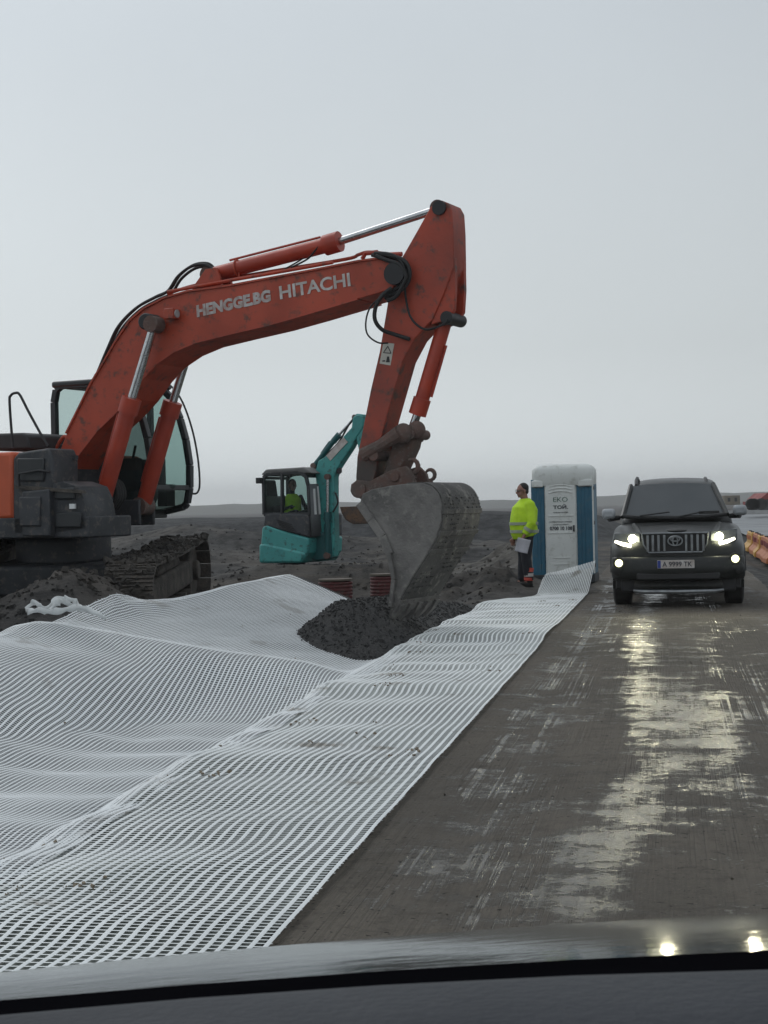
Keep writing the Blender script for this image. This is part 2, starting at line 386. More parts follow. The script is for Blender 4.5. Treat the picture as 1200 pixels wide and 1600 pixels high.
# ------------------------------------------------------------------ the road: wet muddy surface with tyre ruts and puddles
def road_mat():
    m = bpy.data.materials.new('wet muddy road'); m.use_nodes = True; n = m.node_tree.nodes; L = m.node_tree.links
    p = n['Principled BSDF']; rc = roadcoord(n, L)
    s = n.new('ShaderNodeSeparateXYZ'); L.new(rc, s.inputs[0]); x = s.outputs['X']; y = s.outputs['Y']
    # wandering wet lane under the wheels
    wv = noise(n, L, rc, 1, 3, (.0, .16, 0), off=(0, 4.2, 0))
    cx = mathn(n, L, 'ADD', x, mathn(n, L, 'MULTIPLY', mathn(n, L, 'SUBTRACT', wv, .5), .35)); cx = mathn(n, L, 'ADD', cx, smn(n, L, y, 8.8, 5.6, 0, .24)); cx = mathn(n, L, 'ADD', cx, smn(n, L, y, 11, 17, 0, .15))
    def lane(off, w0, w1, src=x): return smn(n, L, mathn(n, L, 'ABSOLUTE', mathn(n, L, 'ADD', src, off)), w0, w1)
    l1 = mathn(n, L, 'MULTIPLY', lane(.17, .30, .03, cx), smn(n, L, y, 4.4, 7.0, .45, 1))
    l2 = mathn(n, L, 'MULTIPLY', lane(.92, .34, .06), smn(n, L, y, 6.5, 12, .35, 1))
    l3 = mathn(n, L, 'MULTIPLY', lane(-.22, .34, .08), smn(n, L, mathn(n, L, 'ABSOLUTE', mathn(n, L, 'ADD', y, -11)), 4, 1.5, .1, 1.5))
    big = noise(n, L, rc, 1.3, 3, (.9, .34, 1), .5, (7.1, .3, 0))
    s1 = noise(n, L, rc, 3, 4, (4.5, .35, 1), .6); s2 = noise(n, L, rc, 3, 5, (24, .7, 1), .6, (4, 0, 0))
    ribs = noise(n, L, rc, 3, 6, (2.2, 4.2, 1), .7, (2, 0, 0)); gran = noise(n, L, rc, 34, 4, rough=.7)
    def sub5(v_, k_): return mathn(n, L, 'MULTIPLY', mathn(n, L, 'SUBTRACT', v_, .5), k_)
    w0 = mathn(n, L, 'ADD', mathn(n, L, 'MULTIPLY', l1, .60), mathn(n, L, 'ADD', mathn(n, L, 'MULTIPLY', l2, .30), mathn(n, L, 'MULTIPLY', l3, .34)))
    w0 = mathn(n, L, 'ADD', w0, sub5(big, 1.25)); w0 = mathn(n, L, 'ADD', w0, sub5(s1, .9)); mid = noise(n, L, rc, 2.2, 5, (1, 1.5, 1), .6, (9, 3, 0)); w0 = mathn(n, L, 'ADD', w0, sub5(mid, 2.4))
    w1 = mathn(n, L, 'ADD', w0, mathn(n, L, 'ADD', sub5(s2, .45), mathn(n, L, 'ADD', sub5(ribs, 1.3), sub5(gran, 1.3))))
    s3 = noise(n, L, rc, 3, 3, (14, .05, 1), .6, (1, 0, 0)); s4 = noise(n, L, rc, 3, 2, (1.2, .25, 1), .5, (6, 2, 0))
    tr1 = mathn(n, L, 'MULTIPLY', mathn(n, L, 'ADD', lane(.86, .40, .22), lane(-.55, .32, .16)), smn(n, L, s3, .50, .57)); tr1 = mathn(n, L, 'MULTIPLY', tr1, smn(n, L, s4, .42, .56))
    w1 = mathn(n, L, 'ADD', w1, mathn(n, L, 'MULTIPLY', tr1, .42))
    wet = smn(n, L, w1, .27, .55)                 # film of water
    deep = smn(n, L, w1, .42, .74)                # standing water
    damp = smn(n, L, w0, -.1, .5)
    a = noise(n, L, rc, .8, 6, (1.2, .4, 1)); b = noise(n, L, rc, 55, 3); c = noise(n, L, rc, 6, 9, rough=.8)
    col = mixc(n, L, smn(n, L, a, .35, .65), (.150, .131, .108), (.105, .093, .078))
    col = mixc(n, L, mathn(n, L, 'MULTIPLY', smn(n, L, s2, .42, .62), .28), col, (.045, .038, .031))
    col = mixc(n, L, mathn(n, L, 'MULTIPLY', smn(n, L, c, .45, .7), .6), col, (.040, .034, .028))
    col = mixc(n, L, mathn(n, L, 'MULTIPLY', smn(n, L, b, .60, .68), .55), col, (.17, .15, .12))
    spk = noise(n, L, rc, 30, 3, off=(5, 5, 0)); col = mixc(n, L, smn(n, L, spk, .66, .70), col, (.016, .014, .012))
    col = mixc(n, L, mathn(n, L, 'MULTIPLY', damp, .4), col, (.030, .026, .020))
    L.new(col, p.inputs['Base Color'])
    dr = mathn(n, L, 'SUBTRACT', .86, mathn(n, L, 'MULTIPLY', damp, .28)); dr = mathn(n, L, 'ADD', dr, sub5(s2, -.5))
    rr = mathn(n, L, 'ADD', mathn(n, L, 'MULTIPLY', mathn(n, L, 'SUBTRACT', 1, wet), dr), mathn(n, L, 'MULTIPLY', wet, mathn(n, L, 'SUBTRACT', .36, mathn(n, L, 'MULTIPLY', deep, .21))))
    L.new(rr, p.inputs['Roughness']); L.new(smn(n, L, wet, 0, 1, .22, .5), p.inputs['Specular IOR Level'])
    h = mathn(n, L, 'ADD', mathn(n, L, 'MULTIPLY', s2, .45), mathn(n, L, 'ADD', mathn(n, L, 'MULTIPLY', ribs, .4), mathn(n, L, 'MULTIPLY', gran, .8)))
    h = mathn(n, L, 'ADD', h, mathn(n, L, 'MULTIPLY', c, 1.0)); h = mathn(n, L, 'SUBTRACT', h, mathn(n, L, 'MULTIPLY', mathn(n, L, 'MULTIPLY', smn(n, L, s3, .5, .57), smn(n, L, s4, .4, .6)), .3))
    h = mathn(n, L, 'MULTIPLY', h, mathn(n, L, 'SUBTRACT', 1, mathn(n, L, 'ADD', mathn(n, L, 'MULTIPLY', wet, .42), mathn(n, L, 'MULTIPLY', deep, .34))))
    bp = n.new('ShaderNodeBump'); bp.inputs['Strength'].default_value = .9; bp.inputs['Distance'].default_value = .03
    L.new(h, bp.inputs['Height']); L.new(bp.outputs[0], p.inputs['Normal'])
    return m
M['road'] = road_mat()
ua2 = np.concatenate([np.arange(-1.7, 1.55, .04)]); va2 = np.concatenate([np.arange(.5, 30, .08), np.arange(30, 160, 1.0)])
U, V_ = np.meshgrid(ua2, va2, indexing='ij')
edge = ss(1.35, 1.54, U) + ss(-1.5, -1.68, U)
rut = .012 * np.exp(-((np.abs(U - .15) - .8) / .16) ** 2) * -1
Z = .022 - .03 * edge + rut + .010 * fbm(U * 2, V_ * .8, 41, 4) + .005 * fbm(U * 9, V_ * 2, 44, 3)
X_, Y_ = xy(U, V_); nu_, nv_ = U.shape; I = np.arange(nu_ * nv_).reshape(nu_, nv_)
Q = np.stack([I[:-1, :-1], I[:-1, 1:], I[1:, 1:], I[1:, :-1]], -1).reshape(-1, 4)
rd = np_mesh('road', np.stack([X_, Y_, Z], -1), Q, M['road']); tag(rd, kind='structure')

# ------------------------------------------------------------------ geogrid: real strands over a surface function
def geogrid(name, S, s0, s1, t0, t1, cell, wl, wt, hgt, mat, step_t=.06, step_s=.06, rag=0.0, seed=1):
    """S(s,t)->(x,y,z) arrays; strands along t at every s and along s at every t"""
    rng = np.random.RandomState(seed); Vs = []; Qs = []; off = 0
    ct = cell * .8
    def strips(A, B, n1, n2, wd, along_t, jit=None):
        nonlocal off
        # A: strand positions (n1) ; B: samples (n2)
        P = []
        hg = hgt if along_t else hgt * .2
        for d, h in ((-wd / 2, 0), (0, hg), (wd / 2, 0)):
            if along_t: x, y, z = S(A[:, None] + d + 0 * B, B + 0 * A[:, None])
            else: x, y, z = S(B + 0 * A[:, None], A[:, None] + d + 0 * B)
            P.append(np.stack([x, y, z + h], -1))
        P = np.stack(P, 2)                       # n1,n2,3,3
        I = off + np.arange(n1 * n2 * 3).reshape(n1, n2, 3)
        for k in (0, 1):
            q = np.stack([I[:, :-1, k], I[:, 1:, k], I[:, 1:, k + 1], I[:, :-1, k + 1]], -1).reshape(-1, 4); Qs.append(q)
        Vs.append(P.reshape(-1, 3)); off += n1 * n2 * 3
    A = np.arange(s0, s1 + 1e-6, cell); n2 = int((t1 - t0) / step_t) + 1
    strips(A, np.linspace(t0, t1, n2)[None, :] + np.zeros((len(A), 1)), len(A), n2, wl, True)
    T = np.arange(t0, t1, ct); n2 = int((s1 - s0) / step_s) + 1
    r0 = s0 - rag * (.3 + .7 * rng.rand(len(T), 1)); r1 = s1 + rag * rng.rand(len(T), 1)
    B = r0 + (r1 - r0) * np.linspace(0, 1, n2)[None, :]
    strips(T, B, len(T), n2, wt, False)
    return np_mesh(name, np.concatenate(Vs), np.concatenate(Qs), mat, smooth=False)

M['grid'] = pmat('white geogrid polymer', (.82, .85, .85), (.72, .75, .75), 1.3, .38, .5, c3=None)
M['grid2'] = pmat('pale grey geogrid polymer', (.80, .83, .84), (.70, .73, .74), .8, .45, .6)
def soil(m, amt=.8, seed=0.0):                   # patches of mud trodden on to a grid
    n = m.node_tree.nodes; L = m.node_tree.links; p = n['Principled BSDF']; src = p.inputs['Base Color'].links[0].from_socket
    rc = roadcoord(n, L); q = noise(n, L, rc, 1.7, 6, rough=.6, off=(seed, 0, 0)); f = mathn(n, L, 'MULTIPLY', smn(n, L, q, .60, .69), amt)
    L.new(mixc(n, L, f, src, (.2, .165, .12)), p.inputs['Base Color'])
soil(M['grid'], .75, 2.0); soil(M['grid2'], .4, 9.0)
def S_strip(s, t):                               # narrow strip on the road shoulder
    lap = ss(2.35, 2.9, s)
    wob = .004 * np.sin(t * 6.2 + 1.5 * np.sin(t * .9) + s * 1.1) * (.4 + .9 * ss(1.45, 2.1, s)) + .008 * fbm(s * 1.6, t * 1.3, 51, 3) * (.5 + ss(1.45, 2.0, s))
    du = (.016 * np.sin(t * 4.4 + s * 1.2 + 1.2 * np.sin(t * .7)) + .008 * np.sin(t * 8.1 + 2 * np.sin(t * 1.3) + s) + .03 * vn(t * 1.1, s * .6, 54)) * (.12 + .88 * ss(1.35, 2.0, s)) + .05 * ss(15.5, 17.5, t) * ss(20, 18, t)
    z = .050 + wob + .06 * bump2(s, t, 2.4, 17.6, .9, .7) + .025 * bump2(s, t, 2.5, 12.4, .8, .5) + .02 * bump2(s, t, 2.5, 8.8, .7, .5) + .03 * lap * np.sin(t * 1.7) - .10 * ss(2.76, 2.95, s)
    z = np.maximum(z, .034 - .12 * ss(2.76, 2.95, s))
    # far end is turned up
    c = ss(25.2, 27.2, t); z = z + c * (.62 - .30 * (s - 1.36) / 1.46)
    s_ = 1.36 + (s - 1.36) * (1 - .42 * ss(22.6, 25.4, t))
    u = s_ + du * .7 - c * .10 - .02 * ss(20, 25, t)
    x, y = xy(u, t - c * .25); return x, y, z
strip = geogrid('geogrid_strip', S_strip, 1.37, 2.90, 3.0, 26.6, .050, .019, .0075, .007, M['grid'], rag=.02)
tag(strip, 'narrow white geogrid strip with wavy edge laid along the road shoulder, far end curled up', 'geogrid')

def S_sheet(s, t):
    du = .12 * vn(s * .5, t * .35, 61) + .05 * vn(s * 1.3, t * .9, 65)
    u = s + du - (6.5 - ucrest(t)) * ss(3.0, 6.6, s); zg = zt(np.clip(u, 2.6, 7.4), t)
    # tension lifts it off the pit bottom in folds
    k = ss(2.7, 3.4, s)
    z = zg + .05 + k * (.035 * fbm(s * .9, t * .5, 71, 3))
    z = z + .012 * np.sin(t * 7 + s) * ss(13, 12, t)
    z = np.where(s < 3.3, np.maximum(z, -.10 - .55 * (s - 2.72)), z)
    x, y = xy(u, t); return x, y, z
sheet = geogrid('geogrid_sheet', S_sheet, 2.66, 6.62, 2.6, 20.6, .040, .0145, .0080, .005, M['grid2'], rag=.03, seed=4)
tag(sheet, 'wide pale geogrid sheet lining the trench and far berm', 'geogrid')

def S_under(s, t):
    x, y, z = S_sheet(s, t); return x, y, z - .012
# ------------------------------------------------------------------ light lining below the sheet
sa = np.arange(2.7, 6.6, .12); ta = np.arange(2.6, 20.5, .15); Sg, Tg = np.meshgrid(sa, ta, indexing='ij')
x, y, z = S_under(Sg, Tg); I = np.arange(Sg.size).reshape(Sg.shape)
Q = np.stack([I[:-1, :-1], I[:-1, 1:], I[1:, 1:], I[1:, :-1]], -1).reshape(-1, 4)
M['fleece'] = pmat('dusty grey fleece', (.20, .212, .215), (.13, .138, .14), 1.2, .9, bump=.3)
fl = np_mesh('lining', np.stack([x, y, z], -1), Q, M['fleece'], parent=sheet)
sa = np.arange(1.40, 2.84, .08); ta = np.arange(3.0, 26.5, .12); Sg, Tg = np.meshgrid(sa, ta, indexing='ij')
x, y, z = S_strip(Sg, Tg); I = np.arange(Sg.size).reshape(Sg.shape)
Q = np.stack([I[:-1, :-1], I[:-1, 1:], I[1:, 1:], I[1:, :-1]], -1).reshape(-1, 4)
M['fleece2'] = pmat('damp green grey fleece', (.20, .22, .20), (.05, .058, .05), .7, .8, bump=.3)
fl2 = np_mesh('lining', np.stack([x, y, z - .014], -1), Q, M['fleece2'], parent=strip)

# ------------------------------------------------------------------ gravel heap in the trench below the bucket
M['gravel'] = pmat('dark crushed aggregate', (.028, .028, .0285), (.040, .039, .038), 5, .8, .95, bump=.9, bscale=60, c3=(.048, .047, .046))
pc = uv(*at(610, 1000, 17.9)[:2])
def heap_h(u, v):
    ax_, ay_, bx_, by_ = 3.55, 17.9, 2.55, 21.8
    t = np.clip(((u - ax_) * (bx_ - ax_) + (v - ay_) * (by_ - ay_)) / ((bx_ - ax_) ** 2 + (by_ - ay_) ** 2), 0, 1)
    d = np.hypot(u - (ax_ + t * (bx_ - ax_)), (v - (ay_ + t * (by_ - ay_))) * .72)
    d = d + .16 * fbm(u * 1.3, v * 1.3, 81, 3)
    return .64 * np.clip(1.25 - d - .30 * t, 0, 1)
ug = np.arange(2.0, 5.4, .026); vg = np.arange(15.4, 24, .032); U, V_ = np.meshgrid(ug, vg, indexing='ij')
hh = heap_h(U, V_)
lump = np.abs(vn(U * 11, V_ * 11, 83)) * .035 + .03 * vn(U * 37, V_ * 31, 85)
Z = np.where(hh > .0, -.20 + hh * 1.12 + lump * ss(0, .1, hh), -.9)
Z = np.minimum(Z, .40 + lump); Z = np.minimum(Z, .03 + .62 * np.clip(U - 2.86, -1, 9) + lump * .5); Z = np.where(U < 2.80, -.9, Z)
X_, Y_ = xy(U, V_); I = np.arange(U.size).reshape(U.shape)
Q = np.stack([I[:-1, :-1], I[:-1, 1:], I[1:, 1:], I[1:, :-1]], -1).reshape(-1, 4)
heap = np_mesh('gravel_heap', np.stack([X_, Y_, Z], -1), Q, M['gravel'], smooth=False)
tag(heap, 'heap of dark wet crushed gravel in the trench under the big bucket', 'gravel heap')
def stones(name, pts, mat, rmin, rmax, seed):
    rr = random.Random(seed); mb_v = []; mb_f = []
    for (x, y, z) in pts:
        r = rmin + (rmax - rmin) * rr.random() ** 2; n = len(mb_v)
        base8 = [(-1, -1, -1), (1, -1, -1), (1, 1, -1), (-1, 1, -1), (-.7, -.7, 1), (.7, -.8, 1), (.8, .7, 1), (-.7, .7, 1)]
        E_ = Euler((rr.random() * 6, rr.random() * 6, rr.random() * 6)).to_matrix()
        for b in base8:
            p = E_ @ Vector([c * r * (.5 + .5 * rr.random()) for c in b]); mb_v.append((x + p.x, y + p.y, z + p.z))
        mb_f += [tuple(n + k for k in q) for q in ((0, 3, 2, 1), (4, 5, 6, 7), (0, 1, 5, 4), (1, 2, 6, 5), (2, 3, 7, 6), (3, 0, 4, 7))]
    me = bpy.data.meshes.new(name); me.from_pydata(mb_v, [], mb_f); me.materials.append(mat)
    o = bpy.data.objects.new(name, me); C.objects.link(o); return o
pts = []
rr = random.Random(5)
iu = {}
def zheap(u, v):
    i = int(round((u - 2.0) / .026)); j = int(round((v - 15.4) / .032))
    return Z[i, j] if 0 <= i < Z.shape[0] and 0 <= j < Z.shape[1] else -9
for k in range(9000):
    u = 2.4 + rr.random() * 2.6; v = 15.6 + rr.random() * 6.5; z = zheap(u, v)
    if z > -.19: x, y = xy(u, v); pts.append((x, y, z))
so_ = stones('loose_gravel', pts, M['gravel'], .006, .022, 3); so_.parent = heap; so_['kind'] = 'stuff'
# rubble on the far ground
pts = []
for k in range(5200):
    v = 21.5 + rr.random() ** 1.6 * 28; u = 2.5 + rr.random() * (v * .42)
    if v < 25.5 and u < 2.95: continue
    x, y = xy(u, v); pts.append((x, y, float(zt(u, v))))
for k in range(2600):
    v = 14.6 + rr.random() * 8; u = 5.9 + rr.random() * 4
    if u < float(ucrest(v)) + .3: continue
    x, y = xy(u, v); pts.append((x, y, float(zt(u, v))))
rub = stones('rubble', pts, M['earth'], .012, .05, 8); tag(rub, 'lumps of earth and stone strewn over the dug ground', 'rubble', kind='stuff')
pts = []
for k in range(170):
    v = 3.5 + rr.random() * 20; u = -1.5 + rr.random() * 2.8; x, y = xy(u, v); pts.append((x, y, .024))
cl = []
for k in range(34):
    s0_ = 1.45 + rr.random() * 1.35; t0_ = 4 + rr.random() ** 1.3 * 20
    for j_ in range(rr.choice((1, 2, 3, 9, 14))):
        s1_ = s0_ + rr.gauss(0, .045); t1_ = t0_ + rr.gauss(0, .07); q_ = S_strip(np.array(s1_), np.array(t1_)); cl.append((float(q_[0]), float(q_[1]), float(q_[2]) + .004))
for k in range(30):
    s0_ = 2.9 + rr.random() * 3.4; t0_ = 7 + rr.random() * 13; q_ = S_sheet(np.array(s0_), np.array(t0_)); cl.append((float(q_[0]), float(q_[1]), float(q_[2]) + .004))
M['clod'] = pmat('trodden mud', (.24, .20, .15), (.16, .135, .10), 9, .85)
cds = stones('mud_crumbs', cl, M['clod'], .003, .012, 28); tag(cds, 'small crumbs of mud dropped on the white geogrid', 'mud crumbs', kind='stuff')
grit = stones('road_grit', pts, M['road'], .002, .009, 18); tag(grit, 'small stones and mud crumbs scattered on the wet road', 'grit', kind='stuff')

# ------------------------------------------------------------------ pale paved area, far ridges
M['paved'] = pmat('wet grey concrete', (.16, .17, .18), (.125, .132, .14), .3, .45)
def quad_patch(name, pts, z, mat, nsub=1):
    me = bpy.data.meshes.new(name); me.from_pydata([(*xy(u, v), z) for u, v in pts], [], [tuple(range(len(pts)))]); me.materials.append(mat)
    o = bpy.data.objects.new(name, me); C.objects.link(o); return o
pv = quad_patch('pavement', [(-3.0, 60), (-3.0, 152), (-60, 152), (-60, 60)], .10, M['paved']); tag(pv, kind='structure')
M['hills'] = pmat('distant fields', (.05, .055, .05), (.07, .07, .06), .01, .9)
def ridge(name, d, h0, x0, x1, seed, mat):
    xs = np.linspace(x0, x1, 260); mb = MB(); rows = []
    for k, (dy, f) in enumerate(((0, 0), (60, .8), (140, 1), (500, .9))):
        hh_ = h0 * f * (.55 + .8 * (vn(xs / d * 9, 0 * xs + k * .1, seed) + .5) + .25 * vn(xs / d * 70, 0 * xs, seed + 2) * (1 if k else 0))
        rows.append([(float(a), d + dy, float(b) if k else -1) for a, b in zip(xs, hh_)])
    mb.loft(rows, caps=False, closed=False); o = mb.build(name, mat, smooth=60); tag(o, kind='structure'); return o
ridge('hills', 900, 5.5, -900, 900, 5, M['hills'])
# ------------------------------------------------------------------ local frames
class Frame:
    def __init__(s, org, ang):       # forward = x, left = y, up = z
        s.o = Vector(org); s.a = ang; s.M = Matrix.Translation(s.o) @ Matrix.Rotation(ang, 4, 'Z'); s.I = s.M.inverted()
    def q(s, px, py, y):             # pixel of the photograph on the vertical plane at local y
        o = s.I @ CAMP; d = (s.I.to_3x3() @ ray(px, py)); t = (y - o.y) / d.y; p = o + d * t; return (p.x, p.z)
    def qs(s, pts, y): return [s.q(a, b, y) for a, b in pts]
    def p3(s, px, py, y): a, b = s.q(px, py, y); return Vector((a, y, b))

# ------------------------------------------------------------------ the big crawler excavator
B = R(26)
E = Frame((-4.30, 20.4, 0.05), -B)
ex = empty('crawler_excavator', E.o, -B)
tag(ex, 'big orange crawler excavator with lettered boom reaching over the trench, black cab behind the boom', 'excavator')

# boom ---------------------------------------------------
BW = .30
up_ = [(78, 716), (93, 706), (104, 677), (126, 633), (142, 600), (162, 567), (181, 534), (203, 501), (225, 482), (258, 465), (294, 455), (360, 446), (430, 433), (500, 420), (560, 408), (596, 403), (622, 408)]
lo_ = [(630, 430), (612, 452), (560, 467), (480, 491), (420, 508), (360, 522), (307, 535), (274, 549), (246, 568), (225, 591), (203, 622), (181, 646), (153, 673), (120, 716), (108, 738), (88, 742), (76, 730)]
bo = E.qs(up_ + lo_, -BW)
mb = MB().prism(bo, -BW, BW)
boom = mb.build('boom', M['orange'], ex, bevel=.012)
# flanges along the top and bottom plates
mb = MB()
def edge_strip(mb, pts, y0, y1, t):
    for a, b in zip(pts[:-1], pts[1:]):
        mb.bar((a[0], (y0 + y1) / 2, a[1]), (b[0], (y0 + y1) / 2, b[1]), abs(y1 - y0), t)
edge_strip(mb, E.qs(up_[2:-1], -BW), -BW - .025, BW + .025, .022)
mb.build('top_flange', M['orange'], boom)
mb = MB(); edge_strip(mb, E.qs(lo_[2:-3], -BW), -BW - .025, BW + .025, .022); mb.build('bottom_flange', M['orange'], boom)
# cylinder boss on the boom
hb = E.p3(243, 505, -BW)
MB().cyl((hb.x, -BW - .24, hb.z), (hb.x, BW + .24, hb.z), .105).build('cylinder_pin', M['black'], boom, bevel=.02)
wl = E.p3(272, 492, -BW); mb = MB().box((wl.x + .02, -BW - .08, wl.z), (.14, .16, .13)); wlo = mb.build('work_light', M['orange'], boom, bevel=.01)
MB().cyl((wl.x + .09, -BW - .08, wl.z - .0), (wl.x + .105, -BW - .08, wl.z), .05).build('lens', pmat('lamp glass', (.4, .42, .42), None, 5, .2), wlo)
# boom foot pin
fp = E.p3(95, 722, -BW); MB().cyl((fp.x, -BW - .12, fp.z), (fp.x, BW + .12, fp.z), .11).build('foot_pin', M['black'], boom)
# lettering
def on_plane_text(fr, body, p0, p1, hpx, y, mat, parent, bold=.0, shear=0, depth=.004):
    a = fr.p3(*p0, y); b = fr.p3(*p1, y); d = (b - a)
    t = fr.p3(p0[0], p0[1] - hpx, y); h = abs(t.z - a.z)
    xd = d.normalized(); yd = Vector((-xd.z, 0, xd.x))
    return text_mesh(body, mat, parent, a, xd, yd, width=d.length, height=h, depth=depth, bold=bold, shear=shear)
on_plane_text(E, 'HITACHI', (438, 468), (548, 447), 21, -BW - .003, M['letter'], boom, bold=.022)
on_plane_text(E, 'HENGGE.BG', (308, 496), (424, 471), 19, -BW - .003, M['letter_worn'], boom, bold=.052, shear=.05)

# boom cylinders ------------------------------------------
def cylinder(name, a, j, b, rb, rr_, parent, mat=None, gland=1.22, n=18):
    """barrel a->j, rod j->b"""
    a, j, b = Vector(a), Vector(j), Vector(b); d = (b - a).normalized()
    c = MB().tube([a, a + d * .02, j - d * .2, j - d * .2, j, j], [rb * .9, rb, rb, rb * gland, rb * gland, rb * .8], n).build(name, mat or M['red_cyl'], parent, smooth=50)
    MB().cyl(j - d * .02, b, rr_, 14).build('rod', M['chrome'], c)
    ax = Vector((0, 1, 0)); MB().cyl(b - ax * rb * .9, b + ax * rb * .9, rb * 1.0, 16).build('eye', M['rust'], c); MB().cyl(a - ax * rb * 1.1, a + ax * rb * 1.1, rb * 1.15, 16).build('eye', M['rust'], c)
    MB().tube([j - d * .25 + Vector((-d.z, 0, d.x)) * rb * 1.25, a + d * .3 + Vector((-d.z, 0, d.x)) * rb * 1.25], .015, 6).build('pipe', mat or M['red_cyl'], c)
    return c
yc = -BW - .16
a = E.p3(158, 792, yc); j = E.p3(206, 622, yc); b = E.p3(241, 507, yc)
cylinder('boom_cylinder', a, j, b, .105, .055, ex)
k = Vector((0, -2 * yc, 0)); cylinder('boom_cylinder', a + k, j + k, b + k, .105, .055, ex)

# arm (stick) ------------------------------------------
AW = .19
arm_o = E.qs([(672, 324), (680, 316), (690, 313), (700, 317), (706, 328), (708, 360), (709, 417), (694, 458), (676, 499), (647, 530), (629, 564), (603, 655), (592, 700), (588, 735), (578, 772), (566, 782), (556, 775), (556, 745), (558, 714), (579, 609), (593, 549), (603, 489), (608, 458), (614, 425), (632, 395), (652, 360)], -AW)
def muddy(m, x0, x1, col):
    n = m.node_tree.nodes; L = m.node_tree.links; p = n['Principled BSDF']; src = p.inputs['Base Color'].links[0].from_socket
    t = n.new('ShaderNodeTexCoord'); sp = n.new('ShaderNodeSeparateXYZ'); L.new(t.outputs['Object'], sp.inputs[0])
    q = noise(n, L, t.outputs['Object'], 3.5, 7, rough=.65)
    f = mathn(n, L, 'ADD', sp.outputs['Z'], mathn(n, L, 'MULTIPLY', mathn(n, L, 'SUBTRACT', q, .5), 1.5))
    L.new(mixc(n, L, smn(n, L, f, x0, x1), col, src), p.inputs['Base Color'])
muddy(M['orange_arm'], E.q(570, 745, 0)[1], E.q(590, 640, 0)[1], (.055, .042, .036))
arm = MB().prism(arm_o, -AW, AW).build('arm', M['orange_arm'], ex, bevel=.012)
pp = E.p3(687, 325, -AW); MB().cyl((pp.x, -AW - .03, pp.z), (pp.x, AW + .03, pp.z), .085).build('arm_pin', M['black'], arm)
pp = E.p3(625, 430, -AW); MB().cyl((pp.x, -BW - .06, pp.z), (pp.x, BW + .06, pp.z), .13).build('boom_pin', M['black'], arm)
# ears for the bucket cylinder on the outer edge
e2 = E.qs([(700, 395), (713, 404), (714, 450), (712, 485), (703, 500), (690, 503), (676, 508), (684, 470)], -.12)
MB().prism(e2, -.17, -.10).prism(e2, .10, .17).build('cylinder_bracket', M['orange_arm'], arm, bevel=.006)
# decal
dm = pmat('warning decal', (.5, .48, .42), (.42, .4, .36), 8, .5)
a = E.p3(594, 570, -AW - .003); b = E.p3(613, 536, -AW - .003)
dec = MB().prism(E.qs([(593, 568), (610, 571), (616, 537), (599, 535)], -AW - .004), -AW - .004, -AW - .001).build('warning_decal', dm, arm)
mb = MB()
tri = E.qs([(599, 551), (611, 552), (606, 541)], -AW - .006)
for p, q in zip(tri, tri[1:] + tri[:1]): mb.bar((p[0], -AW - .006, p[1]), (q[0], -AW - .006, q[1]), .004, .009)
pq = E.qs([(605, 557), (608, 557), (609, 566), (603, 566)], -AW - .006); mb.prism(pq, -AW - .007, -AW - .004); mb.box((*[E.p3(600, 564, -AW).x, -AW - .006], E.p3(600, 564, -AW).z), (.035, .003, .015)); mb.build('pictogram', M['black'], dec)

# arm cylinder on top of the boom --------------------------
a = E.p3(330, 430, 0); j = E.p3(531, 377, 0); b = E.p3(687, 326, 0)
cylinder('arm_cylinder', a, j, b, .093, .048, ex, gland=1.35)
br = E.qs([(300, 452), (322, 421), (338, 418), (344, 432), (348, 450)], -.13)
MB().prism(br, -.15, -.10).prism(br, .10, .15).build('cylinder_bracket', M['orange'], boom, bevel=.006)
mb = MB(); pa = E.p3(372, 420, 0); 
mb.torus(pa, (E.p3(531, 377, 0) - E.p3(330, 430, 0)), .105, .105, .012, u=(0, 1, 0)); mb.tube([E.p3(371, 405, -.05), E.p3(374, 435, -.05)], .012, 6); mb.build('clamp', M['orange'], boom)

# bucket cylinder and linkage -------------------------------
a = E.p3(697, 497, 0); j = E.p3(652, 648, 0); b = E.p3(640, 680, 0)
cylinder('bucket_cylinder', a, j, b, .085, .05, ex, gland=1.25)
MB().cyl(E.p3(697, 496, -.22), E.p3(697, 496, -.22) + Vector((0, .44, 0)), .075).build('bracket_pin', M['black'], arm)
mb = MB()
for s in (-1, 1):
    mb.tube([E.p3(583, 712, 0) + Vector((0, s * .27, 0)), E.p3(610, 697, 0) + Vector((0, s * .27, 0)), E.p3(640, 678, 0) + Vector((0, s * .27, 0))], [.085, .07, .095], 10)
mb.cyl(E.p3(640, 678, -.25), E.p3(640, 678, -.25) + Vector((0, .46, 0)), .06); mb.cyl(E.p3(583, 712, -.31), E.p3(583, 712, -.31) + Vector((0, .62, 0)), .06)
mb.ell(E.p3(630, 677, -.24), (.12, .09, .12)); mb.ell(E.p3(651, 672, -.14), (.11, .09, .11))
mb.build('rocker_link', M['rust'], ex)
mb = MB(); lk = E.qs([(628, 672), (655, 676), (650, 700), (634, 735), (622, 757), (604, 752), (612, 722)], 0); mb.prism(lk, -.15, .15); mb.build('connecting_link', M['rust'], ex, bevel=.03)
